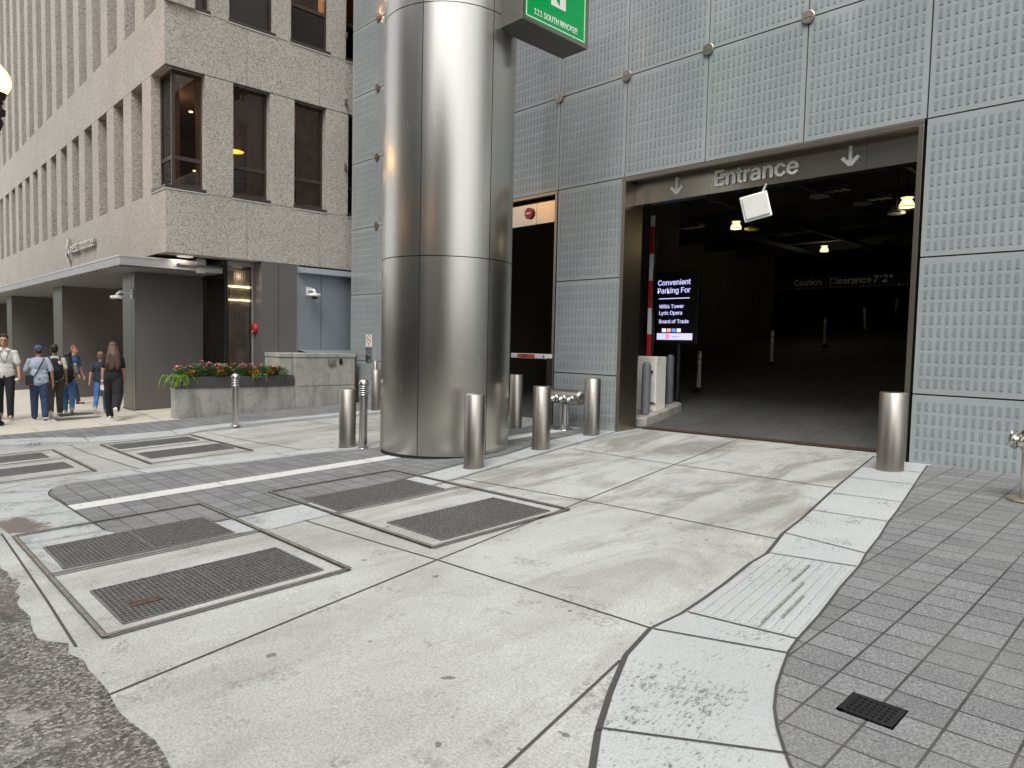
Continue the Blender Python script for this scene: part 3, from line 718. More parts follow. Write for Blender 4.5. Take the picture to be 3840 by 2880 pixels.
# kerbed gate island in the entrance
m = MB(); pts = [(-8.74,10.32),(-7.46,10.36),(-7.33,10.46),(-7.35,11.1),(-7.42,11.74),(-7.55,11.86),(-8.74,11.86)]
n = len(pts); RT = lambda x, y, h: (x, y, rz_(y, x) + h)
m.add([RT(x,y,-.15) for x,y in pts] + [RT(x,y,.155) for x,y in pts], [tuple(range(n,2*n))] + [(i,(i+1)%n,n+(i+1)%n,n+i) for i in range(n)])
o = m.build('gate_island', M_KERB, bevel=.02); tag(o, 'raised concrete island carrying the gate cabinet and grey pipe bollards', 'kerb island')
def pipe_bollard(x, y, z, h, r, lab):
    t = thing('pipe_bollard', lab, 'bollard', (x,y,z), 0, 'grey pipe bollards at the gates')
    m = MB(); m.lathe([(r,0),(r,h-r),(r*.92,h-r*.6),(r*.7,h-r*.28),(r*.38,h-r*.07),(0,h)],(0,0,0),22); m.build('pipe', M_GREYPAINT, t)
    m = MB(); m.box(-.14,.14,-.11,.11,0,.015); m.build('base_plate', M_RUST, t)
pipe_bollard(-7.56,10.73,.13,.99,.08,'grey round-topped pipe bollard in front of the white gate cabinet')
pipe_bollard(-7.70,11.72,.27,.98,.074,'grey round-topped pipe bollard behind the white gate cabinet, below the screen')
pipe_bollard(-9.35,10.6,-.06,1.28,.085,'dark pipe bollard inside the narrow exit door')
gc = thing('gate_cabinet', 'white barrier gate cabinet with rust stains on the entrance island', 'gate cabinet', (-7.74,11.12,.17))
m = MB(); m.box(-.24,.24,-.17,.17,.0,1.04); m.build('housing', m_concrete('rusty_white', (.84,.83,.78), (.55,.42,.28), .2, 9.0, .02), gc, bevel=.02)
m = MB(); m.box(.02,.23,-.185,-.171,.18,.62); m.build('door', M_WHITE, gc, bevel=.006)
m = MB(); m.box(.09,.17,-.186,-.172,.72,.78); m.build('window', M_BLACK, gc)
for z in (.86,.66):
    m = MB(); m.lathe([(.014,0),(.014,.012),(0,.016)],(.13,-.17,z),12,0,(0,-1,0)); m.build('lock', M_BRIGHT, gc)
m = MB(); m.box(.0,.25,-.188,-.170,.15,.165); m.build('rust_line', M_RUST, gc)
ga = thing('barrier_arm', 'raised red and white barrier arm standing upright by the screen', 'barrier', (-7.73,11.02,1.22))
m = MB(); cols = [1,0,1,0,1,0]; zz = [0,.41,.90,1.42,1.92,2.43,2.63]
for i in range(6): m.box(-.036,.036,-.02,.02,zz[i],zz[i+1],cols[i])
m.build('arm', [M_WHITE, M_RED], ga)
m = MB(); prev = None
pts = [(.055+.03*math.sin(k*.55+.5), .01, k*.16) for k in range(17)]; m.path(pts, .016, 8); m.build('cable', M_BLACK, ga)
# advertising screen
sc = thing('screen_sign', 'lit black screen advertising convenient parking, on a dark post', 'screen', (-7.76,11.98,.03))
m = MB(); m.box(-.5,.5,-.05,.06,1.44,2.86); m.build('screen_case', M_BLACK, sc, bevel=.01)
m = MB(); m.tube((.06,.02,.1),(.06,.02,1.44),.05,.05,12); m.build('post', M_BLACK, sc)
M_SCRT = glow('screen_white', (.56,.54,.95), .62); M_SCRB = glow('screen_bar', (.66,.64,1.0), .5)
for body, x, z, h, w in (('Convenient',-.43,2.60,None,.75),('Parking For',-.43,2.41,None,.75),('Willis Tower',-.385,2.14,None,.57),('Lyric Opera',-.38,1.99,None,.53),('Board of Trade',-.375,1.84,None,.68)):
    o = link('lettering', txt(body, None, w, .002, .02), M_SCRT, sc); face_y(o, x, -.053, z)
m = MB(); m.box(-.40,.31,-.056,-.052,2.325,2.342); m.build('rule', M_SCRT, sc)
for k, c in enumerate(((.75,.75,.9),(.8,.35,.25),(.1,.25,.75),(.85,.6,.6))):
    m = MB(); x = -.30 + k*.115; m.box(x,x+.09,-.056,-.052,1.665,1.735); m.build('card_mark', glow('card_tint', c, .7), sc)
m = MB(); m.box(-.42,.40,-.055,-.052,1.51,1.64); bar = m.build('footer_bar', M_SCRB, sc)
m = MB(); m.lathe([(.045,0),(.045,.002)],(-.17,-.055,1.575),20,0,(0,-1,0)); m.build('roundel', glow('roundel_red',(.75,.08,.12),.7), bar)
o = link('lettering', txt('SP', .035, None, .0008, .03), M_SCRB, bar); face_y(o, -.2, -.0572, 1.558)
o = link('lettering', txt('+ PARKING', .03, None, .001, .02), glow('grey_letters',(.25,.25,.4),.4), bar); face_y(o, -.115, -.0562, 1.56)
# flexible delineator posts up the ramp
dl = [(-8.21,13.64,0),(-8.34,17.36,0),(-8.82,21.86,-.02),(-9.52,27.19,-.08),(-10.28,32.85,0)]
dlab = ['white delineator post nearest the gate island','second white delineator post up the dark ramp','third white delineator post up the dark ramp','fourth, slightly tilted delineator post up the ramp','farthest delineator post at the top of the ramp']
M_DELW = plain('worn_white_plastic', (.62,.60,.56), .6, 0, .12, 10)
for (x, y, lean), lab in zip(dl, dlab):
    z = rz_(y, x)
    t = thing('delineator_post', lab, 'post', (x,y,z), 0, 'white delineator posts on the ramp')
    m = MB(); m.lathe([(.045,.09),(.042,.9),(.036,.91),(0,.912)],(0,0,0),14); o = m.build('tube', M_DELW, t); o.rotation_euler = (0,lean,0)
    m = MB(); m.tube((0,0,.76),(0,0,.86),.0455,.0455,14); m.tube((0,0,.62),(0,0,.70),.0458,.0458,14); o = m.build('reflector', M_RETRO, t); o.rotation_euler = (0,lean,0)
    m = MB(); m.lathe([(.14,0),(.13,.03),(.06,.05),(.05,.10),(.0,.10)],(0,0,0),14); m.build('base', M_BLACK, t)
# trench drain at the threshold
td = thing('trench_drain', 'rusty slotted trench drain across the entrance threshold', 'drain', (-5.2,10.36,.05))
m = MB(); x0, x1 = -2.0, 2.2
for k in range(84):
    x = x0 + (x1-x0)*k/84; m.bar((x,-.075,.002),(x+.03,.075,.002),.016,.012)
m.box(x0,x1,-.095,-.075,-.004,.010); m.box(x0,x1,.075,.095,-.004,.010); m.box(x0,x1,-.006,.006,-.004,.009)
o = m.build('slotted_cover', M_RUST, td); 
m = MB(); m.box(x0,x1,-.075,.075,-.006,-.002); o2 = m.build('channel', M_JOINT, td)
td.location = (-5.22,10.27,gz(-5.22,10.27,.014)); td.rotation_euler = (0,-.02,0)
# antenna panel hanging from the header
an = thing('antenna_panel', 'white square reader antenna hanging tilted below the Entrance sign', 'antenna', (-4.86,9.42,3.42), 0)
m = MB(); m.box(-.19,.19,-.02,.02,-.19,.19); o = m.build('back_plate', M_CREAM, an, bevel=.015); o.rotation_euler = (R(-8), R(-14), R(26))
m = MB(); m.box(-.168,.168,-.05,-.02,-.168,.168); o2 = m.build('cover', plain('antenna_white',(.52,.51,.48),.45,0,.05), an, bevel=.02); o2.rotation_euler = (R(-8), R(-14), R(26))
m = MB(); m.tube((0,.05,.05),(0,.28,.36),.022); m.build('arm', M_FRAME, an)
# exit arm
ea = thing('exit_arm', 'short horizontal white exit barrier arm with a red patch', 'barrier', (-8.75,9.30,1.17))
m = MB(); m.box(-.94,.10,-.03,.03,-.045,.045); m.build('arm', M_WHITE, ea, bevel=.012)
m = MB(); m.box(-.76,-.30,-.034,-.031,-.036,.036); p = m.build('red_patch', plain('worn_red', (.45,.06,.03), .5, 0, .3, 30), ea)
o = link('lettering', txt('EXIT', .05, None, .001, .02), M_BLKIRON, p); face_y(o, -.63, -.0345, -.025)
m = MB(); m.box(-.09,-.05,-.034,-.031,-.02,.02); m.build('blue_mark', plain('blue_mark',(.05,.1,.35),.5), ea)
m = MB(); m.box(.02,.10,-.035,.035,-1.27,-.03); m.build('post', M_BLKIRON, ea)

# ---------------------------------------------------------------- steel column
CX, CY, CR = -8.255, 6.54, .964
col = thing('steel_column', 'huge round column clad in brushed stainless steel sheets', 'column', (CX,CY,gz(CX,CY)))
cz = gz(CX, CY); a_cam = math.atan2(-CY, -CX)
def arc(m, z0, z1, a0, a1, r, n=20, mi=0):
    v = []
    for i in range(n+1):
        a = a0 + (a1-a0)*i/n
        v += [(math.cos(a)*r, math.sin(a)*r, z0), (math.cos(a)*r, math.sin(a)*r, z1)]
    m.add(v, [(2*i, 2*i+2, 2*i+3, 2*i+1) for i in range(n)], mi, True)
seams = [a_cam - R(23) + k*PI/3 for k in range(6)]
zlev = [.03, 2.567-cz, 5.93-cz, 9.28-cz, 14-cz, 20-cz]
g = .006
for k in range(6):
    for j in range(5):
        m = MB(); arc(m, zlev[j]+(g if j else 0), zlev[j+1]-g, seams[k]+g/CR, seams[k]+PI/3-g/CR, CR, 28)
        o = m.build('cladding_sheet', M_COLSTEEL, col)
m = MB(); m.tube((0,0,-.35),(0,0,22),CR-.012,CR-.012,64); m.build('core', M_SEAM, col)
m = MB(); m.lathe([(CR-.03,-.3),(CR-.03,.035)],(0,0,0),64); m.build('base_ring', M_BLACK, col)

# ---------------------------------------------------------------- bollards
def bollard(x, y, h, r, lab, dz=0.0):
    t = thing('steel_bollard', lab, 'bollard', (x,y,gz(x,y,dz)), random.uniform(0,6), 'satin steel bollards around the column and entrance')
    m = MB(); m.lathe([(r,-.05),(r,h-.006),(r-.006,h),(0,h)],(0,0,0),40); m.build('sleeve', M_BOLL, t)
    m = MB(); m.lathe([(r+.012,-.03),(r+.012,.006),(r+.002,.008)],(0,0,0),32); m.build('base_joint', M_JOINT, t)
bl = [(-2.78,8.95,.94,.150,'largest steel bollard, standing at the right jamb of the entrance'),
      (-6.74,5.83,.955,.131,'steel bollard standing nearest the camera, right in front of the big column'),
      (-7.10,7.45,.94,.132,'steel bollard between the big column and the siamese fire connection'),
      (-7.44,9.04,.955,.132,'steel bollard against the glass pier left of the entrance'),
      (-9.07,8.83,.99,.117,'steel bollard half hidden behind the right side of the big column'),
      (-9.56,5.64,.915,.129,'steel bollard beside the louvred light bollard, left of the big column'),
      (-13.55,8.72,.985,.103,'steel bollard farthest back, peeping out left of the big column')]
for q in bl: bollard(*q)
def light_bollard(x, y, h, lab, dz=0.0):
    t = thing('light_bollard', lab, 'light bollard', (x,y,gz(x,y,dz)), 0, 'slim louvred light bollards')
    m = MB(); m.tube((0,0,0),(0,0,h-.26),.062,.062,24); m.build('post', M_BRIGHT, t)
    m = MB(); m.lathe([(.09,0),(.09,.012),(.066,.014)],(0,0,0),24); m.build('flange', M_BRIGHT, t)
    m = MB()
    for k in range(5):
        z = h-.255+k*.033; m.lathe([(.05,z),(.078,z+.004),(.078,z+.010),(.05,z+.022)],(0,0,0),24)
    m.build('louvres', M_BRIGHT, t)
    m = MB(); m.tube((0,0,h-.27),(0,0,h-.08),.045,.045,16); m.build('lens', M_GREYPAINT, t)
    m = MB(); m.lathe([(.078,h-.095),(.078,h-.085),(.072,h-.055),(.055,h-.025),(.03,h-.006),(0,h)],(0,0,0),24); m.build('dome_cap', M_BRIGHT, t)
light_bollard(-9.26,5.74,1.08,'louvred steel light bollard beside the bollard left of the column')
light_bollard(-13.42,5.45,1.03,'louvred steel light bollard in front of the flower planter',.045)

# ---------------------------------------------------------------- fire connections
def siamese():
    t = thing('fire_connection', 'polished siamese fire connection with a row of capped outlets, behind the bollards', 'fire connection', (-8.22,9.22,gz(-8.22,9.22)))
    m = MB(); m.tube((0,0,0),(0,0,.46),.10,.10,26); m.build('standpipe', M_BRIGHT, t)
    m = MB(); m.lathe([(.19,0),(.19,.012),(.17,.02),(.105,.022)],(0,0,0),30); m.build('floor_flange', M_BRIGHT, t)
    m = MB(); m.lathe([(0,-.46),(.06,-.455),(.115,-.43),(.13,-.40),(.13,.36),(.12,.395),(.07,.425),(0,.43)],(0,0,.60),26,0,(1,0,0)); m.build('barrel', M_BOLL, t)
    for k in range(4):
        x = -.30 + k*.185; c = MB(); c.lathe([(.066,0),(.066,.04),(.055,.042),(.055,.09),(.06,.092),(.06,.115),(.045,.13),(.02,.135),(.02,.15),(0,.15)],(x,-.11,.575),18,0,Vector((.12,-1,-.12))); 
        for q in (-1,1): c.bar((x-.05*q,-.205,.575),(x-.075*q,-.215,.575),.014,.02)
        c.build('outlet_cap', M_BRIGHT, t)
siamese()
hy = thing('standpipe_connection', 'polished standpipe fire connection cut by the right edge of the photo', 'fire connection', (-1.28,8.22,gz(-1.28,8.22,.015)))
m = MB(); m.tube((0,0,0),(0,0,.50),.105,.10,26); m.build('standpipe', M_BRIGHT, hy)
m = MB(); m.lathe([(.21,0),(.21,.01),(.18,.022),(.11,.024)],(0,0,0),30); m.build('floor_flange', plain('brass_flange',(.42,.36,.24),.4,.8), hy)
m = MB(); m.lathe([(.112,.46),(.12,.50),(.135,.56),(.13,.64),(.10,.69),(.05,.715),(.03,.73),(.03,.77),(0,.775)],(0,0,0),24); m.build('head', M_BRIGHT, hy)
for ang in (200, 255, 310):
    a = R(ang); d = Vector((math.cos(a), math.sin(a), -.12)); m = MB()
    m.lathe([(.075,.05),(.075,.13),(.066,.135),(.066,.16),(.078,.162),(.078,.18),(.062,.205),(.03,.215),(0,.216)],(0,0,.585),20,0,d)
    p = Vector((0,0,.585)) + d.normalized()*.185
    for q in range(3):
        s = d.orthogonal().normalized(); s.rotate(Matrix.Rotation(q*2.1+.5,3,d)); m.bar(p+s*.07, p+s*.10, .018, .014)
    m.build('outlet_cap', M_BRIGHT, hy)
tag(MB().lathe([(0,0),(.07,0),(.07,.012),(.05,.016),(0,.017)],(-1.42,8.86,gz(-1.42,8.86,.015)),20).build('floor_cleanout', plain('brass_lid',(.42,.36,.24),.45,.8)), 'small round brass cleanout lid beside the right-hand standpipe', 'lid')

# ---------------------------------------------------------------- hanging green parking sign
gs = thing('hanging_sign', 'green box sign lettered 111 South Wacker beside the column top', 'sign', (-6.9,6.67,5.765))
m = MB(); m.box(-.50,-.004,0,1.365,0,1.6); m.build('sign_box', plain('sign_box_grey',(.15,.14,.125),.55,.2,.15,4), gs)
M_GREEN = plain('sign_green', (.0, .20, .045), .3, 0, .04); t_ = M_GREEN.node_tree.nodes['Principled BSDF']; t_.inputs['Emission Color'].default_value = (0,.20,.045,1); t_.inputs['Emission Strength'].default_value = .35
m = MB(); m.box(-.004,.0,.045,1.32,.045,1.56); m.build('face', M_GREEN, gs)
m = MB()
for a in ((0,0,1.365,.045),(0,1.555,1.365,1.6)): m.box(-.004,.008,a[0],a[2],a[1],a[3])
m.box(-.004,.008,0,.045,.045,1.555); m.box(-.004,.008,1.32,1.365,.045,1.555); m.build('frame', M_FRAME, gs)
m = MB(); m.box(0,.003,.075,1.288,.072,.086); m.box(0,.003,.075,1.288,1.51,1.524); m.box(0,.003,.075,.089,.086,1.51); m.box(0,.003,1.274,1.288,.086,1.51); m.build('border_line', M_CREAM, gs)
o = link('lettering', txt('111 SOUTH WACKER', .082, .89, .003, .03), M_CREAM, gs); face_x(o, 0, .235, .135)
m = MB()
m.add([(.003,.56,.37),(.003,.865,.37),(.003,.865,.80),(.003,.56,.80)], [(0,1,2,3)])
m.build('arrow_tile', M_CREAM, gs)
m = MB(); m.add([(.005,.57,.56),(.005,.735,.40),(.005,.735,.50),(.005,.80,.56),(.005,.80,.72),(.005,.57,.72)], [(0,1,2,3,4,5)]); m.build('arrow', M_GREEN, gs)
m = MB(); m.box(-.46,-.38,-.2,.0,.4,1.2); m.build('bracket', M_FRAME, gs)
# plates on the glass wall left of the column
def plate(name, lab, x0, x1, z0, z1, lines, ring=False):
    t = thing(name, lab, 'sign', ((x0+x1)/2, FY, z0))
    w = x1-x0; h = z1-z0
    m = MB(); m.box(-w/2,w/2,-.016,-.008,0,h); m.build('plate', M_CREAM if ring else M_BRIGHT, t)
    if ring:
        m = MB(); m.lathe([(.088,0),(.105,0),(.105,.003),(.088,.003),(.088,0)],(0,-.0165,h-.12),28,0,(0,-1,0)); m.bar((-.07,-.0185,h-.05),(.07,-.0185,h-.19),.003,.016); m.build('prohibition_ring', M_RED, t)
        m = MB(); m.box(-.06,.045,-.0178,-.0165,h-.13,h-.112); m.build('cigarette', M_BLACK, t)
    for body, zz, hh, mat in lines:
        o = link('lettering', txt(body, hh, None, .001, .02), mat, t); bw = max(v.co.x for v in o.data.vertices); face_y(o, -bw/2, -.0165, zz)
M_NAVY = plain('navy_letter', (.03,.06,.14), .5)
plate('no_smoking_sign', 'no smoking sign with a red ring on the glass wall', -15.40,-15.12,1.23,1.54, (('NO',.055,.025,M_RED),('SMOKING',.015,.028,M_RED)), True)
plate('messenger_sign', 'small steel plate lettered messenger center below the no smoking sign', -15.42,-15.13,1.05,1.222, (('MESSENGER',.10,.032,M_NAVY),('CENTER',.03,.04,M_NAVY)))
plate('direction_plate', 'lowest small steel plate of three on the glass wall', -15.40,-15.13,.84,1.03, (('DELIVERIES',.125,.025,M_BLKIRON),('ENTRANCE',.08,.025,M_BLKIRON)))
tag(MB().lathe([(.05,0),(.05,1.12),(.03,1.14),(0,1.14)],(-14.72,9.45,gz(-14.72,9.45)),16).build('short_post', M_BOLL), 'thin steel post against the glass wall behind the farthest bollard', 'post')

# ---------------------------------------------------------------- office building on the left
BX, BY = -16.5, 5.165
off = thing('office_building', 'exposed aggregate office building with deep narrow windows, left of the glass facade', 'building', (BX,BY,-.4))
oo = Vector((-BX,-BY,.4))
def opart(mb, name, mats, parent=None, **kw):
    o = mb.build(name, mats, parent or off, **kw)
    if parent is None: o.location = oo
    return o
t = NT('dark_window_glass'); t.set(Base__Color=(.018,.014,.012), Roughness=.03, IOR=1.5); M_DGLASS = t.m
XE, YE, ZT = -62.0, 22.0, 34.0
SOF, SIL, HD, SIL2 = 3.26, 4.66, 7.32, 8.66
for z0, z1 in ((SOF, SIL), (HD, SIL2)):
    m = MB(); m.box(BX-.5, BX, BY, YE, z0, z1); m.box(XE, BX-.5, BY, BY+.5, z0, z1); opart(m, 'spandrel', M_AGG, merge=False)
m = MB(); m.box(XE, BX-.6, BY+.6, YE, SOF+.0, SOF+.35); m.box(XE,BX-.5,BY+.5,YE-.1,HD+.3,SIL2-.3); opart(m, 'floor_slab', plain('soffit_paint', (.16,.145,.135), .7, 0, .05))
MOD = 1.53
m = MB()
for z in (SIL, HD, SIL2): m.box(BX-.1,BX+.002,BY+.01,YE,z-.006,z+.006)
for y in (6.98,8.86,10.7):
    for z0, z1 in ((SOF, SIL), (HD, SIL2)): m.box(BX-.1,BX+.002,y-.004,y+.004,z0,z1)
opart(m, 'panel_joints', plain('mortar_joint',(.13,.12,.105),.9))
# piers: street side and right-hand side, two tiers
def piers(z0, z1, first_right):
    x = first_right
    m = MB(); n = 0
    while x > XE:
        p = MB(); p.box(x-.66, x, BY+.004, BY+.62, z0, z1); opart(p, 'pier', M_AGG); x -= MOD; n += 1
piers(SIL, HD, -17.46)
piers(SIL2, ZT, -16.42)
ys = [(6.02,6.66),(7.55,8.18),(9.05,9.69),(10.6,11.2),(12.1,12.8)]
for a, b in ys: p = MB(); p.box(BX-.62, BX-.004, a, b, SIL, HD); opart(p, 'pier', M_AGG)
for a, b in ((5.19,5.40),(6.14,6.57),(7.67,8.08),(9.14,9.6),(10.6,11.0)): p = MB(); p.box(BX-.62, BX-.004, a, b, SIL2, ZT); opart(p, 'pier', M_AGG)
# windows on the street side (deep in the reveals)
def window_y(x0, x1, z0, z1, yy=BY+.33, mull=True, dark=False):
    f = MB(); w = .045
    f.box(x0,x0+w,yy,yy+.06,z0,z1); f.box(x1-w,x1,yy,yy+.06,z0,z1); f.box(x0,x1,yy+.002,yy+.06,z0,z0+.12); f.box(x0,x1,yy+.002,yy+.06,z1-.05,z1)
    if mull: f.box(x0,x1,yy-.004,yy+.06,z0+.66,z0+.74)
    f.box(x0-.02,x1+.02,BY+.02,yy,z0-.02,z0+.035)
    o = opart(f, 'window', M_WINFRAME); p = MB(); p.box(x0+.01,x1-.01,yy+.03,yy+.036,z0+.01,z1-.01); p.build('pane', M_DGLASS, o); return o
x = -17.46 - .66
while x - .87 > XE:
    window_y(x-.87, x, SIL, HD); x -= MOD
x = -16.42 - .66
while x - .87 > XE:
    window_y(x-.87, x, SIL2, ZT, BY+.5, False); x -= MOD
# corner window and right-hand windows, with rooms behind them
def window_x(y0, y1, z0, z1, xx=BX-.20, ztr=.70):
    f = MB(); w = .045
    f.box(xx-.06,xx,y0,y0+w,z0,z1); f.box(xx-.06,xx,y1-w,y1,z0,z1); f.box(xx-.06,xx-.002,y0,y1,z0,z0+.14); f.box(xx-.06,xx-.002,y0,y1,z1-.06,z1)
    if ztr: f.box(xx-.06,xx+.004,y0,y1,z0+ztr,z0+ztr+.085)
    o = opart(f, 'window', M_WINFRAME)
    s = MB(); s.box(xx,BX+.012,y0-.02,y1+.02,z0-.035,z0+.04); s.build('sill', M_WINFRAME, o)
    s = MB(); s.box(BX-.1,BX+.016,y0-.03,y1+.03,z0-.06,z0-.036); s.build('sealant', plain('pale_sealant',(.55,.54,.5),.7), o)
    p = MB(); p.box(xx-.036,xx-.03,y0+.01,y1-.01,z0+.01,z1-.01); p.build('pane', M_GLASS, o)
    if z0 > 8: p = MB(); p.box(xx-.05,xx-.04,y0+.01,y1-.01,z0+.1,z0+ztr); p.build('spandrel_glass', M_BLACK, o)
    return o
window_x(6.66,7.55,SIL+.04,HD); window_x(8.18,9.05,SIL+.04,HD); window_x(9.69,10.6,SIL+.04,HD)
for a, b in ((5.42,6.13),(6.57,7.67),(8.08,9.14),(9.6,10.6)): window_x(a,b,SIL2+.04,12.5,BX-.2,.95)
f = MB(); z0, z1 = SIL+.04, HD; xc, yc = BX-.2, BY+.2
f.box(xc-.07,xc,yc,yc+.07,z0,z1); f.box(xc-.06,xc,5.98,6.02,z0,z1); f.box(-17.46,-17.42,yc,yc+.06,z0,z1)
for a, b in ((0,.14),(.66,.745),(z1-z0-.06,z1-z0)):
    f.box(xc-.06,xc-.003,yc+.07,5.98,z0+a,z0+b); f.box(-17.42,xc-.07,yc+.003,yc+.06,z0+a,z0+b)
cw = opart(f, 'window', M_WINFRAME)
p = MB(); p.box(xc-.036,xc-.03,yc+.06,6.0,z0+.02,z1-.02); p.build('pane', M_GLASS, cw)
p = MB(); p.box(-17.44,xc-.06,yc+.03,yc+.036,z0+.02,z1-.02); p.build('pane', M_GLASS, cw)
p = MB(); p.box(xc-.01,BX+.012,BY-.012,6.04,z0-.035,z0+.04); p.box(-17.46,xc-.011,BY-.012,yc+.01,z0-.035,z0+.039); p.build('sill', M_WINFRAME, cw)
p = MB(); p.box(BX-.1,BX+.016,BY-.016,6.05,z0-.06,z0-.036); p.box(-17.46,BX-.101,BY-.016,BY+.1,z0-.06,z0-.0365); p.build('sealant', MATS['pale_sealant'], cw)
# rooms behind the right-hand windows
M_ROOM = plain('room_wall', (.085,.065,.052), .9, 0, .1, 1); M_CEILR = plain('room_ceiling', (.12,.085,.065), .9)
m = MB(); m.box(-22.5,-22.4,BY+.62,14,SOF+.35,HD+.3); m.box(-22.4,BX-.63,13.9,14,SOF+.35,HD+.3); m.box(-22.4,BX-.27,BY+.27,13.9,HD+.06,HD+.1,1); m.box(-22.5,-22.4,BY+.7,14,SIL2-.3,14); m.box(-22.4,BX-.63,13.9,14,SIL2,14); m.box(-22.4,BX-.63,BY+.7,13.9,12.5,12.6,1)
opart(m, 'room', [M_ROOM, M_CEILR])
M_ORANGE = glow('lit_lamp_shade', (1,.42,.04), 1.1); M_DOWN = glow('downlight', (1,.82,.55), 3.0); M_WARMC = plain('warm_shade',(.16,.10,.06),.8)
lamp = MB(); lamp.lathe([(.24,0),(.16,.32),(.13,.62)],(-17.55,7.10,6.02),22,0); rl = opart(lamp, 'lamp_shade', M_WARMC)
lamp = MB(); lamp.lathe([(.0,.005),(.235,.0)],(-17.55,7.10,6.015),22,0); lamp.build('glowing_underside', M_ORANGE, rl)
lamp = MB(); lamp.tube((-17.55,7.10,6.6),(-17.55,7.10,7.38),.01); lamp.build('cord', M_BLACK, rl)
for (x, y, z, s) in ((-17.2,5.95,6.62,.045),(-18.4,6.45,5.55,.04),(-17.7,7.1,5.78,.04),(-19.5,8.9,5.55,.05),(-19.5,6.2,5.3,.03)):
    b = MB(); b.lathe([(0,-.0),(s,0),(s,.02),(0,.02)],(x,y,z),12); opart(b, 'downlight', M_DOWN)
for y0, y1, x in ((7.18,7.75,-16.95),(8.45,9.05,-16.95),(8.15,8.22,-16.95),(9.9,10.5,-16.95)):
    c = MB(); n = 14; v = []
    for i in range(n*2+1):
        y = y0 + (y1-y0)*i/(n*2); xx = x + .035*math.sin(i*1.5); v += [(xx,y,SIL),(xx,y,HD-.06)]
    c.add(v, [(2*i,2*i+2,2*i+3,2*i+1) for i in range(n*2)], 0, True); opart(c, 'curtain', M_CURT)
b = MB(); b.box(-18.2,-18.1,5.8,6.1,SIL,5.3); b.box(-18.6,-18.2,6.4,7.3,SIL,5.2); opart(b, 'furniture', plain('wood',(.11,.06,.03),.5))
for (x, y, z) in ((-17.6,7.0,10.6),(-18.4,8.9,10.9),(-18.0,7.3,9.9)):
    b = MB(); b.box(x-.2,x+.2,y-.3,y+.3,z,z+.05); opart(b, 'upper_light', glow('upper_light',(1,.72,.3),2.2))
for y, e in ((7.2,130),(8.8,130)):
    ld = bpy.data.lights.new('room_light','POINT'); ld.energy = e; ld.color = (1,.62,.28); ld.shadow_soft_size = .3
    lo = bpy.data.objects.new('room_light', ld); COL.objects.link(lo); lo.location = (-18.2,y,11.2)
ld = bpy.data.lights.new('room_light','POINT'); ld.energy = 14; ld.color = (1,.62,.3); ld.shadow_soft_size = .2
lo = bpy.data.objects.new('room_light', ld); COL.objects.link(lo); lo.location = (-17.55,7.1,5.8)
for x, y, z, e in ((-18.6,6.0,7.0,8),(-18.6,8.8,7.0,8),(-17.03,7.0,2.9,2),(-25,9.0,2.5,40),(-31,9.0,2.5,40),(-21,9.0,2.5,25)):
    ld = bpy.data.lights.new('room_light','POINT'); ld.energy = e; ld.color = (1,.80,.58); ld.shadow_soft_size = .15
    lo = bpy.data.objects.new('room_light', ld); COL.objects.link(lo); lo.location = (x,y,z)
# ground floor: clad pillars
def pillar(x0, x1, y0, y1, seam):
    m = MB(); zb, zt = gz(x1, y0)-.1, 2.93
    m.box(x0,x1-.004,y0+.03,y1,zb,zt,0)
    o = opart(m, 'pillar', [M_BRONZE])
    e = MB(); e.box(x0,x1-.22,y0,y0+.03,zb,zt); e.box(x1-.20,x1,y0,y0+.03,zb,zt); e.build('edge_trim', M_BRONZE_L, o)
    e = MB(); e.box(x1-.006,x1,y0+.03,seam-.006,zb+.03,zt); e.box(x1-.006,x1,seam+.006,y1,zb+.03,zt); e.build('face_panel', M_BRONZE, o)
    e = MB(); e.box(x0-.01,x1+.012,y0-.012,y1,gz(x1,y0)+.0,gz(x1,y0)+.085); e.build('plinth', M_WINFRAME, o)
pillar(-19.30,-18.34,5.02,6.60,5.80); pillar(-27.3,-26.0,5.02,7.4,6.0); pillar(-36.5,-35.3,5.02,7.4,6.0); pillar(-46.5,-45.2,5.02,7.4,6.0)
# canopy over the doors
m = MB(); CZ0, CZ1 = 2.95, 3.16; cx1, cy0 = -17.1, 4.40
m.box(XE,cx1,cy0,cy0+.06,CZ0,CZ1); m.box(cx1-.06,cx1,cy0+.06,6.25,CZ0,CZ1); m.box(XE,cx1-.06,cy0+.06,5.6,CZ1-.05,CZ1-.01,2)
m.box(XE,cx1+.012,cy0-.012,cy0+.02,CZ1-.03,CZ1+.01,1); m.box(cx1-.01,cx1+.012,cy0+.02,6.25,CZ1-.03,CZ1+.01,1)
cn = opart(m, 'canopy', [M_CANOPY, plain('canopy_lip',(.6,.59,.57),.35,.4,.04), M_DARK])
x = cx1 - .35; k = 0
sl = MB()
while x > -48: sl.box(x-.24,x,cy0+.07,6.5,CZ0-.03,CZ0+.02); x -= .40
sl.build('slats', M_CANOPY, cn)
m = MB(); m.box(XE,-17.0,5.6,7.6,CZ0+.10,CZ0+.14); opart(m, 'entrance_ceiling', plain('entrance_ceiling',(.10,.085,.075),.8))
m = MB(); m.box(-18.34,-17.05,6.20,6.62,2.93,3.05); m.box(-17.32,-17.06,6.02,6.22,2.90,3.24); opart(m, 'canopy_bracket', M_CANOPY)
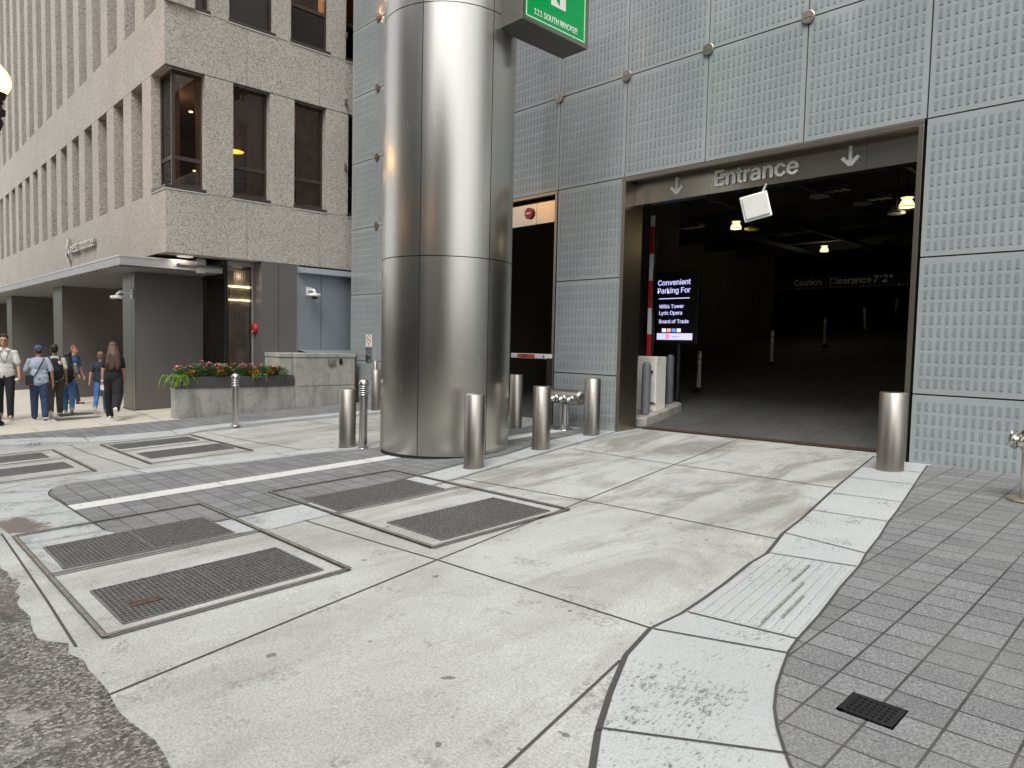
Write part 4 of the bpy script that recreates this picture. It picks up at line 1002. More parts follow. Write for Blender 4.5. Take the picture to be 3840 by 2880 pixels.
# lobby glazing behind the pillars
m = MB()
for k in range(26):
    x = -19.6 - k*1.1; m.box(x-.03,x+.03,7.42,7.5,-1,2.98)
m.box(XE,-19.3,7.43,7.49,1.25,1.36); lf = opart(m, 'lobby_glazing', M_BRONZE_L)
m = MB(); m.box(XE,-19.3,7.455,7.46,-1,2.98); m.build('glass', M_CLEAR, lf)
m = MB(); m.box(-28.6,-24,7.30,7.42,1.2,1.62); m.build('door_header', plain('beige_stone',(.5,.42,.33),.5), lf)
m = MB(); m.box(XE,-19.3,11,11.1,-1,3.1); m.box(XE,-19.2,7.5,11,-1.3,-.6,1); opart(m, 'lobby_wall', [plain('lobby_wall',(.20,.15,.11),.7,0,.3,.6), M_WALK])
for x, y in ((-23,9.5),(-27.5,9.5),(-31,10),(-40,9.5),(-48,9)):
    b = MB(); b.box(x-.5,x+.5,y-.08,y+.08,2.72,2.76); opart(b, 'lobby_light', M_DOWN)
# glazed corner with curtains
GXc, GYc = -16.97, 6.66
m = MB(); m.box(GXc-.03,GXc+.03,GYc-.03,GYc+.03,-.5,3.24); m.box(-18.33,GXc-.03,GYc-.02,GYc+.02,3.14,3.24,1); m.box(GXc-.02,GXc+.02,GYc+.03,7.34,3.14,3.24,1); m.box(-18.36,-18.28,6.60,6.68,-.6,2.95,2); m.box(-18.2,-18.16,6.63,6.69,-.6,3.14,0); m.box(GXc-.025,GXc+.025,7.29,7.335,-.5,3.14,1)
gf = opart(m, 'corner_glazing', [M_BLACK, M_CANOPY, plain('polished_trim',(.55,.42,.28),.15,1.0,.05)])
m = MB(); m.box(-18.16,GXc-.03,GYc-.006,GYc+.006,-.5,3.14); m.box(GXc-.006,GXc+.006,GYc+.03,7.29,-.5,3.14); m.build('glass', M_CLEAR, gf)
for pts in (((-18.26,6.76),(-17.06,6.76)),((-17.08,6.80),(-17.08,7.28))):
    c = MB(); n = 44; v = []; (xa,ya),(xb,yb) = pts
    for i in range(n+1):
        u = i/n; q = .03*math.sin(i*1.25) + .012*math.sin(i*2.9); dx, dy = (xb-xa), (yb-ya); L_ = math.hypot(dx,dy); x = xa+dx*u - dy/L_*q; y = ya+dy*u + dx/L_*q; v += [(x,y,-.4),(x,y,3.1)]
    c.add(v, [(2*i,2*i+2,2*i+3,2*i+1) for i in range(n)], 0, True); c.build('curtain', M_CURT, gf)
b = MB(); b.box(-17.04,-17.02,6.75,7.28,2.62,2.66); b.box(-17.04,-17.02,6.75,7.28,2.30,2.33); b.build('lit_strip', glow('lit_strip',(1,.85,.45),2.0), gf)
# dark bronze return wall, blue-grey louvre wall
m = MB(); m.box(-17.68,BX-.004,7.345,7.60,-.5,3.25); m.box(BX-.3,BX,7.34,7.765,-.5,3.25); m.box(BX-.3,BX,7.777,8.255,-.5,3.25); m.box(BX-.3,BX-.012,7.7,8.0,-.5,3.25,1)
opart(m, 'bronze_wall', [M_BRONZE, M_SEAM])
m = MB(); m.box(BX-.3,BX-.004,8.262,8.30,1.0,3.25,2); m.box(BX-.3,BX,8.305,8.925,1.12,3.06); m.box(BX-.3,BX,8.94,12,1.12,3.06); m.box(BX-.3,BX-.015,8.3,12,1.0,3.25,1)
bw = opart(m, 'bluegrey_wall', [M_BLUEGREY, M_SEAM, M_BLUEGREY])
m = MB(); m.add([(BX,8.262,3.05),(BX+.15,8.31,3.05),(BX+.15,12,3.05),(BX,12,3.05),(BX,8.262,3.215),(BX+.15,8.31,3.075),(BX+.15,12,3.075),(BX,12,3.215)], [(0,3,2,1),(1,2,6,5),(0,1,5,4),(4,5,6,7)]); m.build('hood', M_BLUEGREY, bw)
m = MB(); m.add([(BX,8.27,1.12),(BX+.22,8.42,1.06),(BX+.22,12,1.06),(BX,12,1.12),(BX+.22,8.42,1.045),(BX+.22,12,1.045)], [(0,1,2,3),(1,4,5,2)]); m.build('sill', M_BLUEGREY, bw)
ld = bpy.data.lights.new('soffit_lamp_light','AREA'); ld.shape = 'DISK'; ld.size = .3; ld.energy = 3; ld.color = (1,.9,.75)
lo = bpy.data.objects.new('soffit_lamp_light', ld); COL.objects.link(lo); lo.location = (-16.80,5.70,SOF-.05)
sp = Vector((-16.90,5.70,SOF-.02))
b = MB(); b.lathe([(0,-.02),(.17,-.02),(.18,0),(.0,.0)],sp,26); opart(b, 'soffit_light', glow('soffit_light',(1,.9,.78),.2))
# company lettering on the street face
M_CHROME = plain('polished_letter', (.72,.66,.60), .14, 1.0, .04)
lg = thing('wall_lettering', 'small polished metal company name with a block logo on the aggregate wall', 'lettering', (-25.1,BY,3.88))
o = link('lettering', txt('west monroe', .27, 2.75, .07, .012), M_CHROME, lg); face_y(o, .03, -.03, 0)
m = MB()
for dx, dz in ((.0,.42),(-.16,.24),(.18,.06),(-.22,-.02),(.0,-.2),(-.05,.30)): m.box(dx-.36,dx-.22,-.10,-.02,dz-.06,dz+.04)
m.build('logo_blocks', M_CHROME, lg)
# planter wall, planter and wall fittings
pw = thing('planter_wall', 'weathered concrete planter wall stepping up toward the glass facade', 'wall', (-15.6,7,-.4))
m = MB(); po = Vector((15.6,-7,.4))
def ppart(mb, n, mt, **k): o = mb.build(n, mt, pw, **k); o.location = po; return o
m.box(-15.86,-15.60,5.04,6.395,-.7,.28); m.box(-15.86,-15.60,6.402,7.765,-.7,.28); m.box(-15.86,-15.62,5.06,7.7,-.7,.275,1); m.box(-16.45,-15.861,7.3,7.6,-.6,.27); ppart(m, 'low_wall', [M_WALLCON, M_JOINT], bevel=.008)
m = MB(); m.box(-16.49,-15.60,7.775,9.40,-.7,.245); m.box(-16.49,-15.602,7.775,9.40,.257,.945); m.box(-16.49,-15.612,7.78,9.39,.2,.3,1); ppart(m, 'high_wall', [M_WALLCON, M_JOINT], bevel=.006)
m = MB(); m.box(-16.49,-15.585,7.765,9.42,.95,1.05); ppart(m, 'coping', M_WALLCON, bevel=.01)
m = MB(); m.box(-16.49,-15.72,7.42,7.77,-.6,.94); m.box(-16.49,-15.70,7.41,7.764,.95,1.05); ppart(m, 'return_wall', M_WALLCON, bevel=.008)
m = MB(); m.box(-15.66,-15.60,9.40,9.45,-.6,1.04,0); ppart(m, 'end_strip', M_RUST)
pb = thing('planter_box', 'long dark grey metal planter box set on the low concrete wall', 'planter', (-15.75,6.4,.28))
m = MB(); m.box(-.20,.175,-1.36,1.33,0,.245); m.build('trough', plain('planter_metal',(.095,.09,.088),.45,.3,.06), pb, bevel=.004)
m = MB(); m.box(-.19,.165,-1.35,1.32,.2455,.25); m.build('soil', plain('soil',(.03,.022,.016),.95), pb)
wb = thing('wall_socket_box', 'steel control box with a red button on the high concrete wall', 'box', (-15.6,8.75,.82))
m = MB(); m.box(0,.03,-.1,.1,-.07,.07); m.build('plate', M_BRIGHT, wb, bevel=.005)
m = MB(); m.lathe([(.02,0),(.02,.012),(0,.014)],(.03,.05,-.02),14,0,(1,0,0)); m.build('button', M_RED, wb)
m = MB(); m.lathe([(.03,0),(.03,.006),(0,.008)],(.03,-.03,.01),14,0,(1,0,0)); m.build('key_switch', M_GREYPAINT, wb)
tag(MB().box(-15.6,-15.57,8.95,9.03,.79,.92).build('card_reader', M_BLACK, bevel=.006), 'small black card reader right of the control box on the concrete wall', 'card reader')
fa = thing('fire_alarm', 'round red fire alarm bell on the dark bronze return wall', 'alarm', (-16.83,7.345,1.63))
m = MB(); m.lathe([(.125,0),(.125,.05),(.11,.075),(.06,.085),(0,.086)],(0,0,0),28,0,(0,-1,0)); m.build('gong', M_RED, fa)
m = MB(); m.box(-.03,.02,-.088,-.082,-.09,-.05); m.build('strobe', M_WHITE, fa)
def sec_cam(lab, loc, rz):
    t = thing('security_camera', lab, 'camera', loc, rz, 'white dome cameras')
    m = MB(); m.box(-.08,.08,-.03,0,-.12,.10); m.build('mount_plate', M_WHITE, t, bevel=.01)
    m = MB(); m.path([(0,-.03,.02),(0,-.26,.02),(0,-.32,-.03),(0,-.32,-.08)], .035, 12); m.build('arm', M_WHITE, t)
    m = MB(); m.lathe([(.04,.02),(.15,0),(.155,-.05),(.145,-.07),(0,-.07)],(0,-.32,-.08),24); m.build('housing', M_WHITE, t)
    m = MB(); m.ball((0,-.32,-.15),(.085,.085,.07),16,8); m.build('dome', M_BLACK, t)
sec_cam('white dome camera on an arm at the street edge of the nearest pillar', (-18.5,5.02,2.40), 0)
sec_cam('white dome camera mounted on the blue-grey wall above the concrete wall', (BX,8.58,2.62), R(90))

# ---------------------------------------------------------------- flowers in the planter
M_LEAF = plain('begonia_leaf', (.10,.23,.06), .55, 0, .5, 14); M_LIME = plain('lime_vine_leaf', (.30,.52,.05), .6, 0, .3, 14)
M_PINK = plain('pink_petal', (.85,.27,.34), .6, 0, .25, 20); M_CRIM = plain('crimson_petal', (.50,.03,.09), .6, 0, .3, 20); M_ORNG = plain('orange_petal', (.90,.17,.03), .6, 0, .25, 20)
def leaf(m, c, d, s, mi=0):
    d = Vector(d).normalized(); sd = d.cross(Vector((0,0,1)));
    if sd.length < .05: sd = Vector((1,0,0))
    sd.normalize(); n = sd.cross(d); c = Vector(c)
    m.add([c, c+d*s*.5+sd*s*.36+n*s*.06, c+d*s, c+d*s*.5-sd*s*.36+n*s*.06, c+d*s*.5-n*s*.03], [(0,1,4),(1,2,4),(2,3,4),(3,0,4)], mi, True)
def plant(kind, lab, x, y, h, petal, z0=.53):
    t = thing(kind, lab, 'plant', (x,y,z0), 0, 'flowering plants in the planter')
    rnd = random.Random(int(y*1000+h*77)); m = MB()
    for k in range(150):
        a = rnd.uniform(0,2*PI); e = rnd.uniform(-.3,1.2); r = rnd.uniform(.0,.13); zz = rnd.uniform(.0,h*.9)
        leaf(m, (math.cos(a)*r, math.sin(a)*r*1.1, zz), (math.cos(a)*math.cos(e), math.sin(a)*math.cos(e), math.sin(e)*.7), rnd.uniform(.04,.075))
    m.build('leaves', M_LEAF, t)
    m = MB()
    for k in range(7): a = rnd.uniform(0,6.28); m.tube((0,0,-.02),(math.cos(a)*.09,math.sin(a)*.09,h*.75),.006,.003,5)
    m.build('stems', M_LEAF, t)
    m = MB(); nb = rnd.randint(9,13) if petal is M_PINK else rnd.randint(7,11)
    for k in range(nb):
        a = rnd.uniform(0,2*PI); r = rnd.uniform(.03,.15); zz = h*rnd.uniform(.55,1.12) if petal is not M_ORNG else h*rnd.uniform(.3,.8); c = Vector((math.cos(a)*r, math.sin(a)*r, zz))
        if petal is M_ORNG: c.x = abs(c.x)*.6+.08
        for q in range(5):
            b = q*2*PI/5 + a; leaf(m, c, (math.cos(b), math.sin(b), rnd.uniform(.1,.8)), rnd.uniform(.038,.056))
    m.build('blossoms', petal, t)
spec = [(5.20,.20,M_PINK),(5.40,.24,M_PINK),(5.58,.30,M_PINK),(5.75,.29,M_PINK),(5.95,.24,M_PINK),(6.10,.28,M_PINK),(6.28,.20,M_PINK),(6.55,.26,M_PINK),(6.72,.25,M_PINK),(6.95,.23,M_PINK),(7.15,.24,M_PINK),(7.35,.20,M_PINK),(7.55,.20,M_PINK)]
lb = ['leftmost pink flowering plant, beside the lime vine','second pink flowering plant from the left end of the planter','tall pink flowering plant left of the curtain window','tallest pink flowering plant, third of the left cluster','pink flowering plant just left of the louvred light bollard top','pink flowering plant behind the louvred light bollard top','low pink plant just right of the light bollard','pink plant below the dark bronze wall, right of the light bollard','pink plant in the middle of the right half of the planter','pink plant second of the right half group','pink plant above the orange flowers on the right','pink plant near the right end of the planter','rightmost pink flowering plant, against the concrete wall']
for (y, h, p), l_ in zip(spec, lb): plant('begonia', l_, -15.80, y, h, p)
for y, l_ in ((5.66,'crimson flowering plant in the left half of the planter'),(6.02,'crimson flowering plant beside the light bollard'),(6.62,'crimson flowering plant right of the light bollard'),(7.22,'crimson flowering plant at the right end of the planter')): plant('petunia', l_, -15.70, y, .19, M_CRIM)
for y, l_ in ((5.34,'small orange flowering plant at the left of the planter front'),(5.98,'orange flowering plant in the middle of the planter front'),(6.70,'orange flowering plant on the right half of the planter front'),(7.10,'small orange flowering plant near the right of the planter front')): plant('marigold', l_, -15.64, y, .15, M_ORNG)
def vine(lab, x, y, n, drop, spread, mat):
    t = thing('trailing_vine', lab, 'vine', (x,y,.53), 0, 'vines hanging over the planter edge'); rnd = random.Random(int(y*991))
    m = MB(); st = MB()
    for k in range(n):
        a = rnd.uniform(-1.9,1.2); pts = []; L_ = rnd.uniform(.5,1)*drop; oy = rnd.uniform(-.5,.5)*spread
        for i in range(8):
            u = i/7; pts.append(Vector((.05+.16*u*math.cos(a*.5)*(1-.3*u), oy+.22*u*math.sin(a)*spread*2, .10*math.sin(u*2.2) - L_*u*u)))
        for i in range(7):
            st.tube(pts[i], pts[i+1], .004, .003, 4)
            for q in range(5):
                b = rnd.uniform(0,6.28); leaf(m, pts[i].lerp(pts[i+1], rnd.random()), (math.cos(b), math.sin(b), rnd.uniform(-.6,.5)), rnd.uniform(.022,.036))
    m.build('leaves', mat, t); st.build('stems', mat, t)
vine('large lime green vine spilling over the left corner of the planter', -15.66, 5.10, 26, .34, .55, M_LIME)
vine('small lime green vine hanging over the middle of the right half of the planter', -15.62, 6.85, 9, .22, .3, M_LIME)
vine('dark leaved vine hanging at the right end of the planter', -15.62, 7.45, 7, .2, .22, M_LEAF)
vine('sparse vine strand hanging beside the light bollard', -15.62, 6.32, 4, .34, .12, M_LIME)

# ---------------------------------------------------------------- street lamp
def street_lamp(lab, px, py, gx, gy, gzv, s=1.0):
    t = thing('street_lamp', lab, 'street lamp', (px,py,gz(px,py)+.03), 0, 'black iron street lamps with glowing globes')
    zc = gzv - t.location.z
    d = Vector((gx-px, gy-py, 0))
    m = MB(); m.lathe([(.27,0),(.27,.10),(.22,.14),(.20,.55),(.16,.66),(.17,.72),(.11,.82),(.085,1.4),(.07,zc+.3),(.09,zc+.35),(.0,zc+.9)],(0,0,0),18); m.build('post', M_BLKIRON, t)
    m = MB(); zz = zc - .55
    pts = [Vector((0,0,zz-.4)).lerp(Vector((d.x,d.y,zz+.0)), u) + Vector((0,0,-.18*math.sin(u*PI))) for u in (0,.25,.5,.75,1)]
    m.path(pts, .035, 10); m.build('arm', M_BLKIRON, t)
    c = d
    Q = lambda pr: [(r*.82, h*.9) for r, h in pr]
    m = MB(); m.lathe(Q([(.0,-.99),(.035,-.97),(.045,-.90),(.03,-.86),(.05,-.84),(.105,-.70),(.10,-.64),(.06,-.585),(.085,-.55),(.145,-.53),(.15,-.42),(.10,-.39),(.08,-.30),(.115,-.285),(.115,-.26),(.08,-.245),(.15,-.19),(.165,-.12),(.18,-.10),(.18,-.07)]),(c.x,c.y,zc+.0),22,0,None,False); m.build('fitter', M_BLKIRON, t)
    m = MB(); m.lathe(Q([(.17,-.07),(.21,-.02),(.255,.08),(.26,.17),(.24,.27),(.19,.36),(.12,.44),(.07,.49),(0,.50)]),(c.x,c.y,zc),24); m.build('globe', M_GLOBE, t)
    m = MB(); m.lathe(Q([(.06,.48),(.05,.52),(.02,.56),(.015,.62),(0,.63)]),(c.x,c.y,zc),12); m.build('finial', M_BLKIRON, t)
M_GLOBE = glow('lamp_globe', (1,.45,.035), 14.0)
street_lamp('black iron street lamp with a glowing amber globe at the left edge', -17.48, 2.05, -16.30, 2.165, 5.93)
street_lamp('iron street lamp across the road, mirrored left of the middle of the steel column', -21.0, -16.2, -20.4, -15.0, 6.9)
street_lamp('iron street lamp across the road, mirrored near the middle of the steel column', .2, -16.2, .2, -15.0, 6.9)

# ---------------------------------------------------------------- buildings across the street (mirrored in the column and the glass)
def m_tower(name, wall, glass, sx, sz):
    t = NT(name); tc = t.node('ShaderNodeTexCoord'); geo = t.node('ShaderNodeNewGeometry'); sep = t.node('ShaderNodeSeparateXYZ'); t.l(tc.outputs['Object'], sep.inputs[0])
    h = t.math('ADD', sep.outputs[0], sep.outputs[1])
    fx = t.math('FRACT', t.math('DIVIDE', h, sx)); fz = t.math('FRACT', t.math('DIVIDE', sep.outputs[2], sz))
    wx = t.math('MULTIPLY', t.math('GREATER_THAN', fx, .22), t.math('GREATER_THAN', fz, .35))
    t.set(Base__Color=t.mix(wx, wall, glass), Roughness=t.math('SUBTRACT', .7, t.math('MULTIPLY', wx, .62))); return t.m
def tower(lab, x0, x1, y0, y1, h, mat):
    t = thing('street_building', lab, 'building', ((x0+x1)/2,(y0+y1)/2,-1.5), 0, 'buildings across the street')
    hx, hy = (x1-x0)/2, (y1-y0)/2
    m = MB(); m.box(-hx,hx,-hy,hy,4.5,h); m.build('wall', mat, t)
    m = MB(); m.box(-hx+.6,hx-.6,-hy+.6,hy-.6,0,4.5); m.build('shopfront', M_DGLASS, t)
    m = MB(); m.box(-hx-.3,hx+.3,-hy-.3,hy+.3,h,h+.8); m.build('cornice', MATS['soffit_paint'], t)
    m = MB()
    x = -hx
    while x <= hx: m.box(x-.4,x+.4,hy-.6,hy+.05,0,4.5); x += 6
    m.build('columns', mat, t)
tower('pale stone office block across the street with regular windows', -42, -22, -48, -24, 26, m_tower('pale_stone_tower', (.45,.42,.37), (.03,.035,.04), 2.4, 3.6))
tower('blue-grey glass tower across the street', -17, 3, -50, -25, 40, m_tower('glass_tower', (.20,.22,.24), (.05,.07,.09), 1.5, 3.8))
tower('brown brick block across the street, farthest right', 13, 40, -48, -24, 20, m_tower('brick_tower', (.20,.12,.085), (.03,.03,.035), 2.8, 3.5))
tag(sheet('far_sidewalk', [([(-60,-24),(60,-24),(60,-14.02),(-60,-14.02)], 0)], M_WALK, .1, cut=False), kind='structure')

# ---------------------------------------------------------------- people
def solid(mb, name, mats, parent, vox=.009, smooth=3, pick=None):
    """fuse overlapping closed shapes into one continuous surface"""
    me0 = mb.mesh(name); o = bpy.data.objects.new('tmp', me0); COL.objects.link(o)
    r = o.modifiers.new('r', 'REMESH'); r.mode = 'VOXEL'; r.voxel_size = vox; r.use_smooth_shade = True
    if smooth: s = o.modifiers.new('s', 'SMOOTH'); s.factor = .5; s.iterations = smooth
    bpy.context.view_layer.update(); dg = bpy.context.evaluated_depsgraph_get()
    me = bpy.data.meshes.new_from_object(o.evaluated_get(dg)); me.name = name
    bpy.data.objects.remove(o); bpy.data.meshes.remove(me0); me.materials.clear()
    ob = link(name, me, mats, parent)
    if pick:
        for p in me.polygons: p.material_index = pick(p.center)
    return ob
def limb(m, a, b, ra, rb, n=14, sq=1.0):
    a = Vector(a); b = Vector(b); d = (b-a); L_ = d.length; d.normalize(); sd = d.orthogonal().normalized(); u = d.cross(sd); v = []; rings = []
    for k in range(5): t = PI/2*(1-k/4.0); rings.append((-math.sin(t)*ra, max(1e-4, math.cos(t)*ra)))
    for k in range(1, 6): t = PI/2*(k/5.0); rings.append((L_ + math.sin(t)*rb, max(1e-4, math.cos(t)*rb)) if k else None)
    rings.insert(5, (L_, rb))
    for h, r in rings:
        for i in range(n): t = 2*PI*i/n; v.append(a + d*h + sd*math.cos(t)*r + u*math.sin(t)*r*sq)
    K = len(rings); fs = [(j*n+i, j*n+(i+1)%n, (j+1)*n+(i+1)%n, (j+1)*n+i) for j in range(K-1) for i in range(n)]
    fs += [tuple(reversed(range(n))), tuple(range((K-1)*n, K*n))]
    m.add(v, fs, 0, True)
def person(lab, x, y, heading, H, skin, shirt, pants, shoes, hair, pose, hairstyle='short', wide=1.0, female=False, sleeve=.55, hem=.84, girth=1.0, look=0.0, vest=None):
    t = thing('person', lab, 'person', (x, y, gz(x, y, .063)), heading, 'people walking on the sidewalk')
    k = H/1.75; V = lambda *p: Vector(p)*k
    lean = pose.get('lean', .03)
    hipz = .92; sw = .165 if female else .19; hw = .085
    J = {}
    def leg(s, th, kb, fp):
        hip = Vector((s*hw, 0, hipz)); kn = hip + Vector((s*.01, math.sin(th)*.43, -math.cos(th)*.43)); a2 = th - kb
        an = kn + Vector((0, math.sin(a2)*.42, -math.cos(a2)*.42)); f = Vector((s*.02, math.cos(fp), math.sin(fp)))
        return hip, kn, an, f
    L_ = leg(-1, *pose['l']); Rr = leg(1, *pose['r'])
    low = min(min(q[2].z - .085, (q[2] + q[3]*.19).z - .05) for q in (L_, Rr)); off = -low
    legs = [[p + Vector((0,0,off)) for p in q[:3]] + [q[3]] for q in (L_, Rr)]
    hz = hipz + off
    up = lambda z, dx=0.0, dy=0.0: Vector((dx, math.sin(lean)*(z-.92)+dy, hz + (z-.92)))
    arms = []
    for s, (fw, outw, eb) in ((-1, pose['la']), (1, pose['ra'])):
        sh = up(1.395, s*(sw-.008)); ua = Vector((s*math.sin(outw), math.sin(fw)*math.cos(outw), -math.cos(fw)*math.cos(outw)))
        el = sh + ua*.29; f2 = fw + eb; fa = Vector((s*math.sin(outw*.3), math.sin(f2), -math.cos(f2))).normalized(); wr = el + fa*.25
        arms.append((sh, el, wr, fa))
    g_ = girth
    hc = up(1.635, 0, .02)
    Rl = Matrix.Rotation(look, 3, 'Z')
    hp = lambda *p: hc + Rl @ Vector(p)
    # ---- body, one surface
    m = MB()
    T = lambda p: p*k
    def L(a, b, ra, rb, sq=1.0): limb(m, T(a), T(b), ra*k, rb*k, 14, sq)
    def B(c, r): m.ball(T(c), tuple(q*k for q in r), 16, 10)
    B(up(1.28), (.15*g_, .105*g_, .19)); B(up(1.08), (.13*g_, .10*g_, .16)); B(up(.95), (.15*g_, .11*g_, .13)); L(up(1.395,-sw+.035), up(1.395,sw-.035), .048, .048)
    L(up(1.44), up(1.56,0,.015), .055, .052)
    B(hp(0,-.012,.018), (.074,.092,.098)); B(hp(0,.02,-.055), (.056,.066,.062)); B(hp(0,.055,-.085), (.03,.03,.025))
    B(hp(0,.095,-.022), (.013,.018,.016)); L(hp(0,.084,.02), hp(0,.098,-.02), .009, .012)
    for s in (-1,1): B(hp(s*.074,-.012,-.012), (.011,.02,.032)); B(hp(s*.03,.076,.028), (.026,.012,.009))
    for q in legs: L(q[0], q[1], .082, .056); L(q[1], q[2], .055, .038); L(q[2], q[2]+q[3]*.13-Vector((0,0,.04)), .036, .03)
    for s, (sh, el, wr, fa) in zip((-1,1), arms):
        L(sh, el, .048, .038); L(el, wr, .038, .026); sd = Vector((0,1,0)) - fa*fa.y; sd.normalize(); nrm = fa.cross(sd)
        L(wr, wr+fa*.075, .026, .032, .8); pc = wr + fa*.085
        for i, ln in enumerate((.068,.078,.074,.058)):
            b0 = pc + sd*(.027-.018*i); b1 = b0 + fa*ln*.5 - nrm*s*.008; b2 = b1 + fa*ln*.42 - nrm*s*.022; L(b0, b1, .0095, .009); L(b1, b2, .009, .0075)
        th0 = wr + fa*.03 + sd*.026; th1 = th0 + fa*.035 + sd*.022; L(th0, th1, .011, .010); L(th1, th1 + fa*.03 + sd*.004, .010, .008)
    def pick(c):
        q = Rl.inverted() @ (c/k - hc)
        if q.y > .07:
            if abs(abs(q.x)-.031) < .013 and abs(q.z-.006) < .008: return 1
            if abs(abs(q.x)-.031) < .022 and abs(q.z-.032) < .006: return 1
            if abs(q.x) < .026 and abs(q.z+.062) < .009: return 2
        return 0
    lips = plain('lips', (.38,.13,.11), .5); eye = plain('eye_dark', (.03,.02,.018), .4)
    solid(m, 'body', [skin, eye, lips], t, .0075*k, 2, pick)
    # ---- shirt
    m = MB(); e = .012
    B(up(1.29), (.158*g_+e, .112*g_+e, .175)); B(up(1.09), (.14*g_+e, .108*g_+e, .18)); L(up(1.39,-sw+.035), up(1.39,sw-.035), .054, .054); L(up(1.42,-sw*.5), up(1.42,sw*.5), .055, .055); L(up(hem+.115,-.062), up(hem+.115,.062), .122*g_, .122*g_, 1.0); L(up(1.1,-.05), up(1.1,.05), .113*g_, .113*g_); L(up(1.0,-.06), up(1.0,.06), .124*g_, .124*g_)
    B(up(1.455), (.085,.07,.04))
    if female: 
        for s in (-1,1): B(up(1.26,s*.07,.085), (.06,.05,.06))
    for sh, el, wr, fa in arms: mid = sh.lerp(el, sleeve/.55*.72); L(sh, mid, .056, .064)
    solid(m, 'shirt', shirt, t, .011*k, 3)
    # ---- trousers
    m = MB(); B(up(.95), (.158*g_, .122*g_, .12)); L(up(.97,-.05), up(.97,.05), .105*g_, .105*g_)
    for q in legs:
        an = q[2] + Vector((0,0,.0)); L(q[0], q[1], .096*min(wide,1.15), .072*wide); L(q[1], an, .070*wide, .055*wide)
    solid(m, 'trousers', pants, t, .011*k, 3)
    # ---- shoes
    for q in legs:
        m = MB(); f = q[3]; an = q[2]; pitch = math.asin(max(-1,min(1,f.z))); n_ = Vector((0,-math.sin(pitch),math.cos(pitch))); base = an - n_*.05
        L(base - f*.045, base + f*.15, .042, .036, .9); L(base + n_*.015 - f*.035, base + n_*.05, .04, .04); B(base + f*.11, (.044,.07,.03))
        sole = MB(); sole.bar(T(base - n_*.036 - f*.085), T(base - n_*.036 + f*.185), .086*k, .022*k, 0, n_)
        so = solid(m, 'shoe', shoes, t, .008*k, 2); sole.build('sole', M_WHITE if shoes is not M_SHOEBLK else M_WHITE, so, bevel=.006)
    # ---- hair
    m = MB()
    if hairstyle in ('short', 'curly'):
        B(hp(0,-.03,.048), (.083,.09,.082)); B(hp(0,-.055,.0), (.072,.06,.075)); B(hp(0,.035,.112), (.06,.035,.022))
        rnd = random.Random(int(x*100)); n = 40 if hairstyle == 'curly' else 14
        for i in range(n):
            a = rnd.uniform(0,6.28); e_ = rnd.uniform(.25,1.5); B(hp(math.cos(a)*.072*math.cos(e_), -.015+math.sin(a)*.085*math.cos(e_), .05+.082*math.sin(e_)), (.02,.02,.017))
    elif hairstyle == 'long':
        B(hp(0,-.02,.04), (.09,.098,.092)); rnd = random.Random(5)
        for i in range(44):
            a = rnd.uniform(.55,2.6) + PI; r0 = rnd.uniform(.06,.10); p = hp(math.cos(a)*.08, math.sin(a)*.085, rnd.uniform(-.02,.05)); q_ = up(1.16+rnd.uniform(-.03,.12), math.cos(a)*.15+rnd.uniform(-.02,.06), -.125-rnd.uniform(0,.04)); mid_ = p.lerp(q_, .5) + Vector((rnd.uniform(-.02,.02), -.03, 0)); L(p, mid_, .03, .027); L(mid_, q_, .027, .014)
    elif hairstyle == 'dark_long':
        B(hp(0,-.02,.035), (.092,.10,.095)); rnd = random.Random(9)
        for i in range(30):
            a = rnd.uniform(.6,2.5) + PI; p = hp(math.cos(a)*.08, math.sin(a)*.08, 0); q_ = up(1.36+rnd.uniform(-.04,.08), math.cos(a)*.11, -.10); L(p, q_, .032, .018)
    elif hairstyle == 'cap':
        B(hp(0,-.05,-.02), (.072,.058,.06))
    solid(m, 'hair', hair, t, .0085*k, 1)
    return dict(t=t, k=k, up=up, hp=hp, arms=arms, legs=legs, T=T, hz=hz, L=L, B=B)

def skin(n, c): return plain(n, c, .55, 0, .06, 5)
SK1 = skin('fair_skin', (.50,.27,.19)); SK2 = skin('tan_skin', (.36,.19,.12)); SK3 = skin('brown_skin', (.24,.125,.08))
def cloth(n, c, v=.14): 
    t = NT(n); co = t.coord(); a = t.noise(co, 7, 4, .6, .6); b = t.noise(co, 220, 2, .5)
    t.set(Base__Color=t.mix(.25, t.ramp(a, [(.3, tuple(q*(1-v) for q in c)), (.7, tuple(min(1,q*(1+v)) for q in c))]), t.ramp(b, [(.3,.3),(.7,.7)]), 'OVERLAY'), Roughness=.9); t.bump(t.noise(t.coord((1,1,.6)), 9, 3, .5, 1.5), .8, .05); return t.m
C_WHITE = cloth('white_polo', (.80,.79,.76), .05); C_BLK = cloth('black_cloth', (.014,.014,.018)); C_LBLUE = cloth('pale_blue_cotton', (.40,.45,.55)); C_NAVY = cloth('navy_denim', (.028,.05,.105)); C_JEAN = cloth('mid_blue_denim', (.07,.17,.38), .25)
C_OLIVE = cloth('olive_cotton', (.075,.068,.05)); C_POLOB = cloth('blue_polo', (.06,.13,.30)); C_GREYT = cloth('grey_tee', (.40,.385,.36)); C_DNAVY = cloth('dark_navy_tee', (.03,.032,.055)); C_CREAM = cloth('cream_knit', (.55,.55,.46))
H_BRN = plain('brown_hair', (.055,.032,.02), .6, 0, .3, 40); H_AUB = plain('long_brown_hair', (.085,.042,.024), .5, 0, .35, 25); H_BLK = plain('black_hair', (.01,.009,.009), .5); H_GING = plain('light_brown_hair', (.20,.11,.055), .6, 0, .3, 40)
